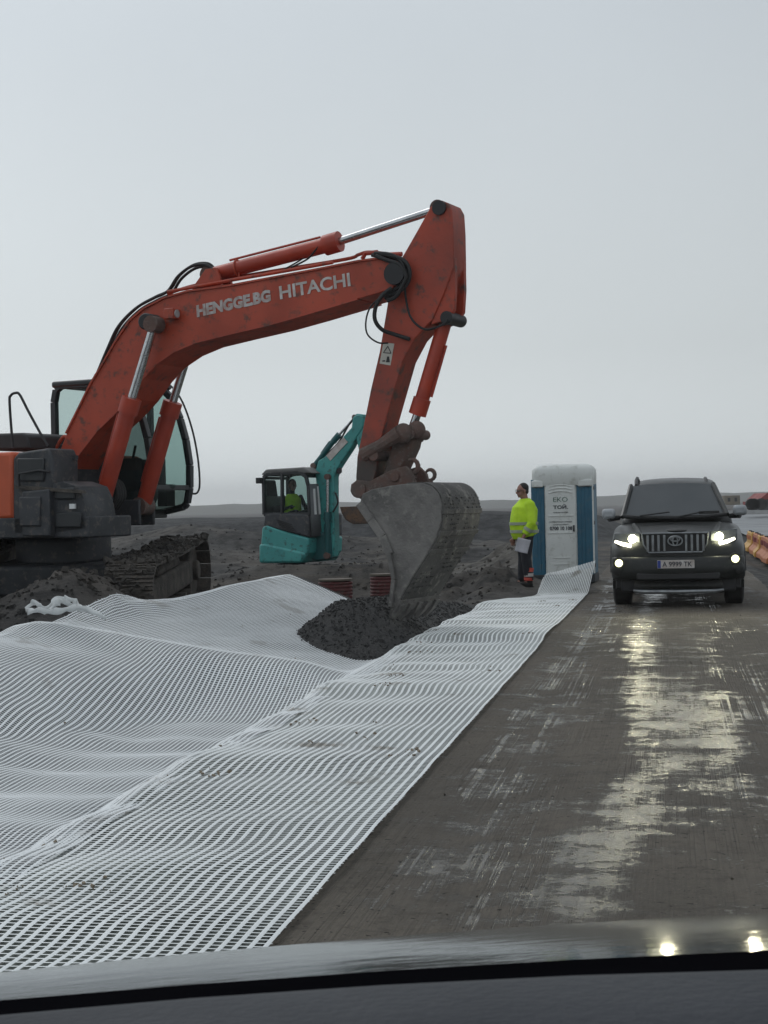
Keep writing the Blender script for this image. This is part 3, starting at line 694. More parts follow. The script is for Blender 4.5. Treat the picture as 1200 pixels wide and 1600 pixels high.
# stubs of lifting hook
def hook(cx, cy, r, a0, a1, yy):
    c = E.p3(cx, cy, yy); return [c + Vector((math.cos(R(t)) * r, 0, math.sin(R(t)) * r)) for t in np.linspace(a0, a1, 12)]
hk = MB(); hk.tube(hook(643, 729, .085, 110, -170, -.2), [.018 + .014 * math.sin(PI * i / 11) for i in range(12)], 8); hk.tube([E.p3(634, 736, -.2), E.p3(648, 748, -.2), E.p3(640, 756, -.2)], .035, 8)
hk.build('hook', M['rust'], ex)
hk = MB(); hk.tube(hook(672, 742, .06, 150, -120, -.25), [.014 + .012 * math.sin(PI * i / 11) for i in range(12)], 8); hk.tube([E.p3(671, 750, -.25), E.p3(676, 760, -.25)], .03, 8)
hk.build('hook', M['rust'], ex)

# bucket ------------------------------------------------------
KW = .56
side_px = [(562, 786), (566, 772), (580, 765), (609, 759), (634, 756), (660, 755), (674, 760), (684, 771), (690, 788), (690, 812), (682, 840), (666, 868), (648, 896), (631, 925), (618, 950), (612, 948), (617, 905), (610, 866), (598, 838), (580, 812)]
so2 = E.qs(side_px, -KW)
bk = MB()
T_ = .035
bk.prism(so2, -KW, -KW + T_).prism(so2, KW - T_, KW)
bucket = bk.build('bucket', M['bucket'], ex, bevel=.01)
shell_px = side_px[4:15]; sh = E.qs(shell_px, -KW)
def shrink(o, d):
    res = []
    for i, p in enumerate(o):
        a = Vector(o[max(i - 1, 0)]); b = Vector(o[min(i + 1, len(o) - 1)]); t = (b - a).normalized(); nrm = Vector((t.y, -t.x)); res.append((p[0] + nrm.x * d, p[1] + nrm.y * d))
    return res
def catmull(o, k=4):
    o = [Vector(p) for p in o]; r_ = []
    for i in range(len(o) - 1):
        p0 = o[max(i - 1, 0)]; p1 = o[i]; p2 = o[i + 1]; p3 = o[min(i + 2, len(o) - 1)]
        for j_ in range(k):
            t = j_ / k; r_.append(.5 * ((2 * p1) + (p2 - p0) * t + (2 * p0 - 5 * p1 + 4 * p2 - p3) * t * t + (3 * p1 - p0 - 3 * p2 + p3) * t ** 3))
    r_.append(o[-1]); return [tuple(p) for p in r_]
shc = catmull(sh); shi = shrink(shc, .04); sho = shrink(shc, -.012)
MB().prism(sho + shi[::-1], -KW + .02, KW - .02).build('bucket_shell', M['bucket_top'], bucket)
# wear bars wrapping the heel
mb = MB()
for f in (.47, .58, .69):
    i = int(f * (len(sho) - 1)); p = sho[i]; q = sho[i + 1]
    d = Vector((q[0] - p[0], 0, q[1] - p[1])).normalized(); nn = Vector((-d.z, 0, d.x))
    mb.box(Vector((p[0], 0, p[1])) , (.06, 2 * KW + .012, .03), Matrix((d, Vector((0, 1, 0)), nn)).transposed())
mb.build('wear_bar', M['bucket_top'], bucket, bevel=.006)
# side rim plates and teeth
rim = E.qs([(612, 948), (617, 905), (610, 866), (598, 838), (580, 812), (562, 786)], -KW)
for y in (-KW, KW):
    mb = MB()
    for p, q in zip(rim[:-1], rim[1:]): mb.bar((p[0], y, p[1]), (q[0], y, q[1]), .05, .10)
    mb.build('side_cutter', M['bucket'], bucket, bevel=.006)
tipc = Vector((so2[14][0], 0, so2[14][1])); dirt = (Vector((so2[14][0], 0, so2[14][1])) - Vector((so2[12][0], 0, so2[12][1]))).normalized()
mb = MB(); nn = Vector((-dirt.z, 0, dirt.x)); MT = Matrix((dirt, Vector((0, 1, 0)), nn)).transposed()
mb.box(tipc - dirt * .03, (.16, 2 * KW, .04), MT); mb.build('lip', M['bucket'], bucket)
for k_ in range(5):
    yy = -KW + .07 + k_ * (2 * KW - .14) / 4; t = MB(); c0 = tipc + Vector((0, yy, 0))
    vs = []
    for f, w_, h_ in ((-.06, .055, .05), (.06, .05, .045), (.2, .03, .012)):
        for sy, sz in ((-1, -1), (1, -1), (1, 1), (-1, 1)): vs.append(c0 + MT @ Vector((f, sy * w_, sz * h_)))
    t.loft([vs[0:4], vs[4:8], vs[8:12]]); t.build('tooth', M['bucket'], bucket)
mp_ = []
for k in range(700):
    i = int((.30 + .68 * rr.random() ** .7) * (len(sho) - 1)); p = sho[i]; y_ = (rr.random() - .5) * 2 * KW
    if vn(np.array(y_ * 5), np.array(i * .35), 91) > -.02: mp_.append((p[0], y_, p[1]))
md_ = stones('caked_mud', mp_, M['bucket_top'], .005, .017, 60); md_.parent = bucket; md_['kind'] = 'stuff'
# ears carrying the bucket
ear = E.qs([(550, 768), (551, 757), (560, 750), (580, 752), (612, 735), (636, 728), (648, 740), (652, 757), (600, 766), (575, 780), (560, 778)], -.2)
mb = MB().prism(ear, -.25, -.19).prism(ear, .12, .18); mb.cyl(E.p3(559, 765, -.27), E.p3(559, 765, -.27) + Vector((0, .46, 0)), .10); mb.cyl(E.p3(616, 745, -.27), E.p3(616, 745, -.27) + Vector((0, .4, 0)), .06)
mb.build('bucket_ear', M['rust'], bucket, bevel=.01)

# hoses ---------------------------------------------------------
def curve3(pts, k=6):
    pts = [Vector(p) for p in pts]; r_ = []
    for i in range(len(pts) - 1):
        p0 = pts[max(i - 1, 0)]; p1 = pts[i]; p2 = pts[i + 1]; p3 = pts[min(i + 2, len(pts) - 1)]
        for j_ in range(k):
            t = j_ / k; r_.append(.5 * ((2 * p1) + (p2 - p0) * t + (2 * p0 - 5 * p1 + 4 * p2 - p3) * t * t + (3 * p1 - p0 - 3 * p2 + p3) * t ** 3))
    r_.append(pts[-1]); return r_
def hose(fr, px, ys, r, name, mat, parent):
    ys = ys if isinstance(ys, (list, tuple)) else [ys] * len(px)
    return MB().tube(curve3([fr.p3(a[0], a[1], y) for a, y in zip(px, ys)]), r, 8).build(name, mat, parent)
for dx, dy, y in ((0, 0, -.12), (3, -2, .02), (6, 3, .12)):
    hose(E, [(150 + dx, 588 + dy), (168 + dx, 545 + dy), (185 + dx, 510 + dy), (212 + dx, 482 + dy), (240 + dx, 466 + dy), (262 + dx, 455 + dy), (278 + dx, 432 + dy), (300 + dx, 416 + dy), (322 + dx, 414 + dy), (334 + dx, 424 + dy)], y, .02, 'hose', M['rubber'], boom)
hose(E, [(262, 456), (300, 449), (360, 438), (430, 426), (520, 410)], -.18, .022, 'boom_pipe', M['orange'], boom)
hose(E, [(262, 459), (300, 447), (360, 435), (430, 423), (540, 405), (560, 398), (575, 394), (600, 396)], .05, .022, 'boom_pipe', M['orange'], boom)
hose(E, [(120, 650), (140, 610), (150, 585)], -.24, .02, 'boom_pipe', M['orange'], boom)
hose(E, [(108, 690), (100, 682), (88, 700), (80, 715)], -.26, .025, 'boom_pipe', M['orange'], boom)
for k_, (o1, o2, y) in enumerate(((0, 0, -.30), (5, 5, -.26), (-4, 6, -.22), (2, 10, -.34), (8, 2, -.30))):
    hose(E, [(585 + o1, 396 + o2 * .4), (606, 397 + o2), (622 + o1, 404 + o2), (632 + o1, 420 + o2), (630 + o1, 440), (618 + o1, 452 + o2), (604 + o1 * .6, 460 + o2)], y, .024, 'hose', M['rubber'], arm)
hose(E, [(612, 450), (597, 462), (587, 480), (586, 500), (597, 515), (615, 522), (640, 530)], [-.34, -.4, -.42, -.42, -.36, -.26, -.24], .024, 'hose', M['rubber'], arm)
hose(E, [(600, 460), (580, 478), (572, 500), (574, 522), (590, 535), (606, 536)], [-.34, -.4, -.42, -.42, -.36, -.24], .01, 'hose', M['rubber'], arm)
hose(E, [(632, 440), (634, 465), (640, 492), (652, 508), (668, 515), (690, 508), (700, 500)], -.25, .014, 'hose', M['rubber'], arm)
hose(E, [(455, 418), (480, 405), (492, 392), (498, 384)], -.08, .012, 'hose', M['rubber'], boom)
hose(E, [(442, 422), (470, 406), (494, 388)], -.02, .01, 'hose', M['rubber'], boom)
mb = MB(); mb.tube([E.p3(566, 405, -.1), E.p3(571, 396, -.1), E.p3(590, 394, -.1)], .028, 8); mb.tube([E.p3(600, 402, -.15), E.p3(606, 398, -.1), E.p3(628, 397, -.1)], .028, 8); mb.build('manifold', M['red_cyl'], boom)

# upper structure --------------------------------------------------
YN = -1.32; YF = 1.45
dk = MB(); zl = E.q(60, 836, YN)[1]; xf = E.q(140, 830, YN)[0]
dk.box(((xf - 2.9) / 2, (YN - .45) / 2, zl + .09), (xf + 2.9, -YN - .45, .26)); dk.box((-1.45, .5, zl + .09), (2.9, 1.88, .26)); dk.box((.35, .0, zl + .12), (.7, .8, .26))
deck = dk.build('deck', M['house'], ex, bevel=.02)
xo = E.q(20, 760, YN)[0]; zt_ = E.q(10, 706, YN)[1]; zb = zl + .2
mb = MB(); mb.box(((xo - 3.1) / 2 , (YN + YF) / 2, (zt_ + zb) / 2), (xo + 3.1, YF - YN, zt_ - zb)); hood = mb.build('engine_housing', M['orange_plain'], ex, bevel=.05)
mb = MB(); mb.loft([[(-3.1 + dx, y, z) for y, z in ((YN, zb - .15), (YF, zb - .15), (YF, zt_ - .1), (YN, zt_ - .1))] for dx in (0.05, -.45)]); mb.build('counterweight', M['orange_plain'], ex, bevel=.12)
# engine cover box seen above the deck
mb = MB(); t0 = E.q(-25, 678, -.6); t1 = E.q(40, 702, -.6); o_ = E.qs([(-30, 704), (-30, 678), (34, 676), (42, 680), (48, 702)], -.8); mb.prism(o_, -.8, .2); mb.build('engine_cover', M['black'], ex, bevel=.03)
# dark tank and tool boxes at the near front corner
o1 = E.qs([(20, 836), (20, 716), (28, 707), (76, 700), (82, 716), (82, 838)], YN)
MB().prism(o1, YN, -.80).build('fuel_tank', M['house'], ex, bevel=.03)
o2 = E.qs([(82, 838), (82, 756), (98, 752), (122, 760), (130, 778), (134, 800), (134, 826), (84, 834)], YN)
MB().prism(o2, YN, -.72).build('tool_box', M['house'], ex, bevel=.03)
o3 = E.qs([(34, 838), (34, 768), (76, 764), (78, 838)], YN - .1); st = MB().prism(o3, YN - .1, YN + .02); st.build('step_box', M['house'], ex, bevel=.02)
for (a0, b0, a1, b1) in ((28, 716, 70, 752), (40, 776, 72, 822), (88, 762, 118, 780), (88, 800, 128, 824)):
    MB().prism(E.qs([(a0, b0), (a1, b0), (a1, b1), (a0, b1)], YN - .005), YN - (.13 if a0 == 40 else .03), YN - .002).build('access_panel', M['cabframe'] if a0 in (28, 88) else M['house'], ex, bevel=.015)
mb = MB(); mb.tube([E.p3(30, 760, YN - .06), E.p3(30, 740, YN - .09), E.p3(60, 735, YN - .09), E.p3(78, 737, YN - .06)], .016, 6); mb.build('grab_handle', M['black'], ex)
mb = MB().prism(E.qs([(24, 758), (128, 766), (130, 771), (24, 764)], YN - .06), YN - .07, YN + .0); mb.build('step_plate', M['track'], ex)
mb = MB().box((E.q(116, 791, YN)[0], YN - .03, E.q(116, 791, YN)[1]), (.08, .03, .06)); mb.build('reflector', M['white'], ex)
mb = MB(); o4 = E.qs([(60, 716), (96, 724), (100, 760), (60, 760)], -.6); mb.prism(o4, -.6, -.35); mb.box((E.q(100, 760, 0)[0], .2, E.q(100, 760, 0)[1] + .1), (.7, .9, .9)); mb.build('swing_frame', M['house'], ex, bevel=.02)
mb = MB()
for k_ in range(4):
    y = -.3 + k_ * .06; o = 4 * k_; mb.tube(curve3([E.p3(150 + o, 770, y), E.p3(166 + o, 752, y), E.p3(178 + o, 755, y), E.p3(183 + o, 775, y), E.p3(172 + o, 795, y)]), .022, 8)
mb.build('hose_bundle', M['rubber'], ex)
# boom cylinder base bracket
cb = E.p3(158, 792, -.46)
for y in (-.62, -.3, .3, .62): MB().box((cb.x - .18, y, cb.z - .08), (.5, .05, .34)).build('cylinder_lug', M['house'], ex, bevel=.02)
# handrail on the near side
hose(E, [(20, 700), (15, 630), (17, 618), (24, 614), (31, 617), (44, 642), (62, 675), (75, 697)], -1.0, .017, 'handrail', M['black'], ex)
mb = MB(); mb.box((E.q(97, 715, -1)[0] - .1, -.9, E.q(97, 715, -1)[1]), (.5, .06, .05)); mb.build('latch_bar', M['house'], ex)

# cab -------------------------------------------------------------
Y0, Y1 = .50, 1.50
fr = [(255, 607), (270, 622), (284, 655), (293, 688), (299, 727), (299, 762), (295, 786), (290, 792), (262, 799)]
fo = E.qs(fr, Y1)
rear = E.qs([(86, 800), (86, 640), (86, 620), (92, 616)], Y0); xr = rear[0][0]; zr = fo[0][1] + .03; zb_ = fo[-1][1] - .05
prof = [(xr, zb_), (xr, zr - .22), (xr + .04, zr - .05), (xr + .12, zr), (fo[0][0] - .12, zr)] + fo + [(fo[-1][0] - .5, zb_)]
cab = empty('cab', (0, 0, 0)); cab.parent = ex
def frame_panel(mb, outer, y0, y1, t):
    n = len(outer)
    for i in range(n):
        a = outer[i]; b = outer[(i + 1) % n]; mb.bar((a[0], (y0 + y1) / 2, a[1]), (b[0], (y0 + y1) / 2, b[1]), abs(y1 - y0), t)
mb = MB()
for y in (Y0 + .04, Y1 - .04): frame_panel(mb, prof, y - .04, y + .04, .09)
mid = (prof[0][0] + fo[4][0]) / 2 + .15
zs = fo[5][1] - .05
for y in (Y0 + .04, Y1 - .04):
    mb.bar((mid, y, zb_), (mid, y, zr), .07, .09); mb.bar((xr, y, zs + .05), (mid, y, zs + .05), .06, .09)
mb.box(((xr + mid) / 2, Y0 + .04, (zb_ + zs) / 2 + .02), (mid - xr, .05, zs - zb_)); mb.box(((xr + mid) / 2, Y1 - .04, (zb_ + zs) / 2 + .02), (mid - xr, .05, zs - zb_))
for p in (fo[0], fo[8], fo[5]): mb.bar((p[0], Y0, p[1]), (p[0], Y1, p[1]), .05, .07)
mb.build('cab_frame', M['cabframe'], cab, bevel=.01)
MB().box(((xr + fo[0][0]) / 2, (Y0 + Y1) / 2, zr + .02), (fo[0][0] - xr + .02, Y1 - Y0 + .03, .09)).build('roof', M['cabframe'], cab, bevel=.03)
MB().box(((xr + fo[8][0]) / 2, (Y0 + Y1) / 2, zb_ + .02), (fo[8][0] - xr, Y1 - Y0, .12)).build('floor', M['cabframe'], cab, bevel=.02)
mb = MB(); n_ = 6; mb.loft([[(p[0] - .01, Y0 + .05, p[1]) for p in fo[:6]], [(p[0] + .03, (Y0 + Y1) / 2, p[1]) for p in fo[:6]], [(p[0] - .01, Y1 - .05, p[1]) for p in fo[:6]]], caps=False, closed=False); mb.build('windscreen', M['glass'], cab)
mb = MB(); mb.loft([[(p[0] - .01, Y0 + .05, p[1]) for p in fo[5:]], [(p[0] + .03, (Y0 + Y1) / 2, p[1]) for p in fo[5:]], [(p[0] - .01, Y1 - .05, p[1]) for p in fo[5:]]], caps=False, closed=False); mb.build('lower_window', glass('lower glass', (.45, .50, .47), .6), cab)
M['glass_dark'] = glass('dim cab glass', (.5, .6, .58), .35)
for y in (Y0 + .03, Y1 - .03):
    sg_ = M['glass'] if y > 1 else M['glass_dark']
    mb = MB(); mb.add([(xr, y, zs), (mid, y, zs), (mid, y, zr - .05), (xr, y, zr - .05)], [(0, 1, 2, 3)]); mb.build('side_window', M['glass'], cab)
    mb = MB(); pl = [(mid, zb_)] + [(mid, zr)] + fo; mb.add([(p[0], y, p[1]) for p in pl], [tuple(range(len(pl)))]); mb.build('side_window', sg_, cab)
mb = MB(); mb.box((xr, (Y0 + Y1) / 2, (zb_ + zs) / 2), (.05, Y1 - Y0, zs - zb_)); mb.box((xr + .02, Y1 - .16, zs + .45), (.05, .25, .9)); mb.build('rear_wall', M['cabframe'], cab)
mb = MB(); xs_ = xr + .75; mb.box((xs_, 1.0, zb_ + .45), (.5, .5, .16)); mb.box((xs_ - .25, 1.0, zb_ + .85), (.16, .5, .75), (0, R(-10), 0)); mb.box((xs_ - .33, 1.0, zb_ + 1.28), (.1, .28, .2)); mb.box((xs_, 1.0, zb_ + .2), (.4, .4, .4)); mb.build('seat', M['seat'], cab, bevel=.04)
mb = MB()
for y in (.72, 1.28): mb.box((xs_ + .2, y, zb_ + .55), (.6, .16, .45)); mb.tube([(xs_ + .4, y, zb_ + .75), (xs_ + .45, y, zb_ + .95)], .02, 8)
mb.box((fo[5][0] - .25, 1.25, zs - .05), (.16, .2, .3)); mb.build('console', M['seat'], cab, bevel=.02)
mb = MB(); mb.box((fo[3][0] - .4, .85, zr - .35), (.04, .13, .24)); mb.build('sun_visor', M['cabframe'], cab)
mb = MB(); mb.ell((fo[4][0] - .28, .92, zs + .02), (.12, .02, .22)); mb.build('document_pouch', M['white'], cab)
hose(E, [(255, 600), (268, 604), (285, 628), (300, 670), (309, 715), (312, 755), (308, 770), (298, 771)], Y1 + .16, .014, 'grab_rail', M['black'], cab)
mb = MB(); mb.cyl(E.p3(258, 606, Y1), E.p3(264, 602, Y1), .06, 12); mb.build('roof_lamp', M['black'], cab, bevel=.01)
mb = MB(); mb.box((E.q(224, 793, Y0)[0], Y0 - .01, E.q(224, 793, Y0)[1]), (.18, .02, .06)); mb.build('plate', M['letter'], cab)

# undercarriage -----------------------------------------------------
UR = B + R(90) + R(-2.6)   # tracks run away from the viewer
tilt = R(-3.6)
und = empty('undercarriage', (0.05, 0.02, 0.05)); und.parent = ex; und.rotation_euler = Euler((0, tilt, UR), 'XYZ')
def track_mesh():
    L = 3.5; r_ = .44; zc = .47; per = 2 * L + 2 * PI * r_; n = 46; mb = MB()
    def P(s_):
        s_ %= per
        if s_ < L: return (-L / 2 + s_, zc + r_), 0
        s_ -= L
        if s_ < PI * r_: a_ = s_ / r_; return (L / 2 + math.sin(a_) * r_, zc + math.cos(a_) * r_), a_
        s_ -= PI * r_
        if s_ < L: return (L / 2 - s_, zc - r_), PI
        s_ -= L; a_ = PI + s_ / r_; return (-L / 2 + math.sin(a_) * r_, zc + math.cos(a_) * r_), a_
    for k in range(n):
        (x, z), a_ = P(k * per / n); sag = -.035 * math.cos(PI * x / L) if a_ == 0 else 0
        mb.box((x, 0, z + sag), (per / n * .93, .60, .035), (0, a_, 0))
        for o in (-.055, .0, .055):
            c = Vector((x, 0, z + sag)) + Euler((0, a_, 0)).to_matrix() @ Vector((o, 0, .03)); mb.box(c, (.016, .60, .035), (0, a_, 0))
        c = Vector((x, 0, z + sag)) + Euler((0, a_, 0)).to_matrix() @ Vector((0, 0, -.05)); mb.box(c, (per / n * .9, .16, .08), (0, a_, 0))
    return mb
for s in (-1, 1):
    t = track_mesh().build('track', M['track'], und, loc=(0, s * 1.30, 0))
    mp_ = []
    for k in range(420):
        s_ = rr.random(); x = -1.85 + 3.7 * rr.random(); mp_.append((x, s * 1.30 + (rr.random() - .5) * .62, .945 + .02 * rr.random() - .03 * math.cos(PI * x / 3.5)))
        if k % 3 == 0: a_ = rr.random() * PI; mp_.append((-1.75 - math.sin(a_) * .47, s * 1.30 + (rr.random() - .5) * .6, .47 + math.cos(a_) * .47))
    md_ = stones('caked_mud', mp_, M['earth'], .015, .06, 40 + s); md_.parent = und; md_['kind'] = 'stuff'
    fm = MB().box((0, 0, .47), (3.3, .26, .34)).box((0, 0, .70), (1.6, .2, .12)); fm.build('track_frame', M['track'], und, loc=(0, s * 1.30, 0), bevel=.04)
    w_ = MB(); w_.cyl((1.75, -.12, .47), (1.75, .12, .47), .38, 24); w_.cyl((1.75, -.2, .47), (1.75, .2, .47), .14, 16); w_.build('idler', M['track'], und, loc=(0, s * 1.3, 0), bevel=.02)
    w_ = MB(); w_.cyl((-1.75, -.1, .47), (-1.75, .1, .47), .36, 24); w_.cyl((-1.75, -.24, .47), (-1.75, .24, .47), .2, 16); w_.build('sprocket', M['track'], und, loc=(0, s * 1.3, 0), bevel=.02)
    for k in range(7): MB().cyl((-1.3 + k * .43, -.16, .16), (-1.3 + k * .43, .16, .16), .1, 12).build('roller', M['track'], und, loc=(0, s * 1.3, 0))
mb = MB(); mb.box((0, 0, .62), (1.5, 1.6, .4)); mb.box((0, 0, .55), (.5, 2.4, .3)); mb.cyl((0, 0, .8), (0, 0, 1.15), .62, 28); mb.build('car_body', M['house'], und, bevel=.05)

# ------------------------------------------------------------------ mini excavator further back
BM = R(27)
D_ = Frame((*at(455, 880, 32.5)[:2], -.18), -BM)
mx = empty('mini_excavator', D_.o, -BM)
tag(mx, 'small teal excavator with dark cab, parked behind the trench left of the big bucket', 'mini excavator')
yn = -.78
MB().prism(D_.qs([(409, 877), (407, 850), (409, 824), (416, 820), (440, 829), (482, 841), (481, 864), (472, 877)], yn), yn, .70).build('side_panel', M['teal'], mx, bevel=.04)
MB().prism(D_.qs([(404, 880), (404, 850), (413, 849), (472, 862), (478, 866), (470, 880)], yn - .03), yn - .03, .73).build('counterweight', M['teal'], mx, bevel=.05)
MB().prism(D_.qs([(411, 822), (413, 803), (430, 801), (482, 803), (483, 840), (446, 831)], yn + .01), yn + .01, .68).build('engine_hood', M['house'], mx, bevel=.04)
mb = MB()
for k in range(5): mb.bar(D_.p3(432 + k * 1.5, 812 + k * 3, yn - .01), D_.p3(455 + k * 1.5, 820 + k * 3, yn - .01), .02, .02)
mb.build('vent_slat', M['black'], mx)
mc = empty('cab'); mc.parent = mx
po = D_.qs([(413, 804), (412, 747), (416, 742), (424, 740), (468, 738), (478, 744), (482, 760), (484, 804)], yn + .05)
ya, yb = yn + .05, .25
mb = MB()
for y in (ya, yb): frame_panel(mb, po, y - .03, y + .03, .08)
for i in (1, 2, 4, 5, 6, 7): mb.bar((po[i][0], ya, po[i][1]), (po[i][0], yb, po[i][1]), .05, .06)
a = D_.q(441, 740, ya); b = D_.q(441, 803, ya); mb.bar((a[0], ya, a[1]), (b[0], ya, b[1]), .05, .09)
mb.build('cab_frame', M['cabframe'], mc, bevel=.01)
zc_ = po[3][1]; MB().prism([(po[1][0] - .06, zc_ - .02), (po[2][0], zc_ + .09), (po[4][0] + .1, zc_ + .11), (po[5][0] + .16, zc_ - .02)], ya - .03, yb + .03).build('roof', pmat('grey roof', (.15, .15, .145), None, 3, .6), mc, bevel=.03)
MB().add([(p[0], ya, p[1]) for p in po], [tuple(range(len(po)))]).build('side_window', M['glass'], mc)
MB().add([(p[0], yb, p[1]) for p in po], [tuple(range(len(po)))]).build('side_window', M['glass'], mc)
MB().box(((po[0][0] + po[1][0]) / 2 + .02, (ya + yb) / 2, po[0][1] + .18), (.05, yb - ya, .4)).build('rear_wall', M['cabframe'], mc)
gfr = pmat('grey cab front', (.10, .11, .115), (.07, .075, .08), 3, .45)
fz0 = D_.q(484, 838, ya)[1]; mb = MB(); mb.loft([[(po[6][0] + .01, ya, po[6][1] + .05), (po[7][0] + .02, ya, po[7][1]), (po[7][0] + .05, ya, fz0)], [(po[6][0] + .05, yb, po[6][1] + .05), (po[7][0] + .08, yb, po[7][1]), (po[7][0] + .1, yb, fz0)]], caps=False, closed=False); mb.build('front_panel', gfr, mc, solid=.04)
mb = MB(); mb.bar((po[6][0] + .05, ya + .12, po[6][1] - .05), (po[7][0] + .06, ya + .12, po[7][1]), .07, .015); mb.bar((po[6][0] + .05, ya + .28, po[6][1] + .0), (po[7][0] + .08, ya + .28, po[7][1]), .05, .015); mb.build('reflective_strip', M['white'], mc)
sx_, sz_ = D_.q(436, 803, -.25); mb = MB(); mb.box((sx_, -.25, sz_ + .1), (.4, .42, .14)); mb.box((sx_ - .2, -.25, sz_ + .42), (.13, .42, .6), (0, R(-8), 0)); mb.build('seat', M['seat'], mc, bevel=.04)
mb = MB(); mb.box(D_.p3(406, 751, ya - .05), (.1, .16, .12)); mb.build('mirror', M['black'], mx)
# swing bracket, boom, dipper, bucket
yb0 = -.28
MB().prism(D_.qs([(484, 836), (500, 826), (522, 838), (524, 872), (500, 876), (486, 872)], yb0), yb0 - .16, yb0 + .16).build('swing_bracket', M['teal_dark'], mx, bevel=.03)
bo = D_.qs([(503, 870), (501, 830), (498, 795), (495, 765), (492, 738), (497, 720), (507, 714), (522, 700), (538, 680), (549, 668), (551, 652), (558, 648), (568, 650), (567, 668), (556, 684), (548, 700), (536, 718), (527, 732), (522, 745), (522, 775), (522, 800), (523, 840), (521, 870)], yb0 - .11)
mboom = MB().prism(bo, yb0 - .11, yb0 + .11).build('boom', M['teal'], mx, bevel=.02)
MB().bar(D_.p3(513, 716, yb0 - .12), D_.p3(540, 687, yb0 - .12), .01, .14).build('label_panel', M['letter'], mboom)
a = D_.p3(491, 728, yb0); j = D_.p3(530, 679, yb0); b = D_.p3(555, 652, yb0); cylinder('arm_cylinder', a, j, b, .055, .028, mx, mat=M['teal_dark'])
a = D_.p3(512, 868, yb0 - .16); j = D_.p3(512, 800, yb0 - .16); b = D_.p3(512, 745, yb0 - .16); cylinder('boom_cylinder', a, j, b, .06, .032, mx, mat=M['teal_dark'])
mb = MB(); mb.cyl(D_.p3(530, 736, yb0 - .15), D_.p3(530, 736, yb0 + .0), .06, 14); mb.box(D_.p3(528, 732, yb0), (.12, .12, .1)); mb.build('boom_lamp', M['black'], mx)
hose(D_, [(507, 716), (515, 706), (530, 690), (545, 664), (556, 650)], yb0 - .02, .02, 'hose', M['rubber'], mboom)
hose(D_, [(524, 770), (528, 785), (520, 800)], yb0 - .14, .02, 'hose', M['rubber'], mboom)
MB().prism(D_.qs([(551, 652), (556, 646), (570, 648), (574, 660), (584, 720), (597, 786), (588, 792), (578, 780), (562, 712), (553, 672)], yb0 - .1), yb0 - .09, yb0 + .09).build('arm', M['teal'], mx, bevel=.02)
bs = D_.qs([(531, 792), (560, 791), (600, 790), (606, 798), (600, 812), (582, 818), (552, 819), (540, 812), (534, 802)], yb0 - .3)
bm_ = MB(); bm_.prism(bs, yb0 - .3, yb0 - .27).prism(bs, yb0 + .27, yb0 + .3); bm_.prism(bs[4:] + [bs[0]] + [(p[0] * .96 + bs[1][0] * .04, p[1] * .93 + bs[1][1] * .07) for p in ([bs[0]] + bs[4:][::-1])], yb0 - .3, yb0 + .3); bm_.build('bucket', pmat('rusty bucket', (.14, .075, .04), (.08, .06, .05), 6, .8, c3=(.03, .028, .026)), mx)
# tracks and blade
for s in (-1, 1):
    mb = MB(); L = 1.5; r_ = .24
    ring = [(-L / 2 - math.sin(t) * r_, .26 + math.cos(t) * r_) for t in np.linspace(0, PI, 9)] + [(L / 2 + math.sin(t) * r_, .26 - math.cos(t) * r_) for t in np.linspace(0, PI, 9)]
    mb.prism(ring, s * .62 - .15, s * .62 + .15)
    for k in range(-6, 7): mb.box((k * .12, s * .62, .26 + r_), (.05, .31, .03)); mb.box((k * .12, s * .62, .26 - r_), (.05, .31, .03))
    mb.build('track', M['rubber'], mx, bevel=.01)
MB().box((0, 0, .36), (.9, 1.0, .2)).cyl((0, 0, .4), (0, 0, .58), .3).build('car_body', M['house'], mx)
# ------------------------------------------------------------------ people: one remeshed body each, clothing as children
M['skin'] = pmat('skin', (.30, .15, .11), (.25, .12, .09), 6, .5)
M['hair'] = pmat('dark hair', (.02, .016, .014), None, 30, .7)
M['hivis'] = pmat('hi-vis yellow fabric', (.52, .78, .02), (.42, .66, .02), 5, .7, bump=.3, bscale=12)
M['band'] = pmat('grey reflective band', (.34, .38, .30), (.26, .3, .22), 8, .4)
M['trousers'] = pmat('dark work trousers', (.012, .014, .02), (.022, .024, .03), 6, .85, bump=.3, bscale=14)
M['boot'] = pmat('black boots', (.012, .011, .01), None, 9, .6)
M['paper'] = pmat('white paper', (.68, .68, .74), None, 5, .6)
M['redband'] = pmat('red reflective gaiter', (.6, .09, .06), (.5, .06, .04), 8, .5)

def seg(mb, a, b, ra, rb, n=10): mb.tube([a, (Vector(a) + Vector(b)) / 2, b], [ra, (ra + rb) / 2 * 1.03, rb], n); mb.ell(a, ra, None, 10, 7); mb.ell(b, rb, None, 10, 7)
def fingers(mb, w, d, side, spread, curl):
    """palm and five fingers hanging from wrist w along direction d; side = thumb side vector"""
    d = Vector(d).normalized(); side = Vector(side).normalized(); nrm = d.cross(side)
    mb.ell(w + d * .045, (.045, .045, .045)); mb.tube([w, w + d * .05, w + d * .09], [.028, .036, .034], 10)
    for i, (o, l) in enumerate(((.033, .07), (.011, .078), (-.011, .072), (-.032, .058))):
        p = w + d * .085 + side * o; m_ = p + d * l * .5 + nrm * curl * .012; e_ = m_ + (d + nrm * curl).normalized() * l * .5
        mb.tube([p - d * .02, p, m_, e_], [.010, .0105, .0095, .0075], 8); mb.ell(e_, .0078, None, 8, 6)
    p = w + d * .03 + side * .03; m_ = p + (d * .6 + side * .7).normalized() * .04; e_ = m_ + (d + nrm * curl * .5).normalized() * .035
    mb.tube([p, m_, e_], [.013, .0115, .009], 8); mb.ell(e_, .009, None, 8, 6)
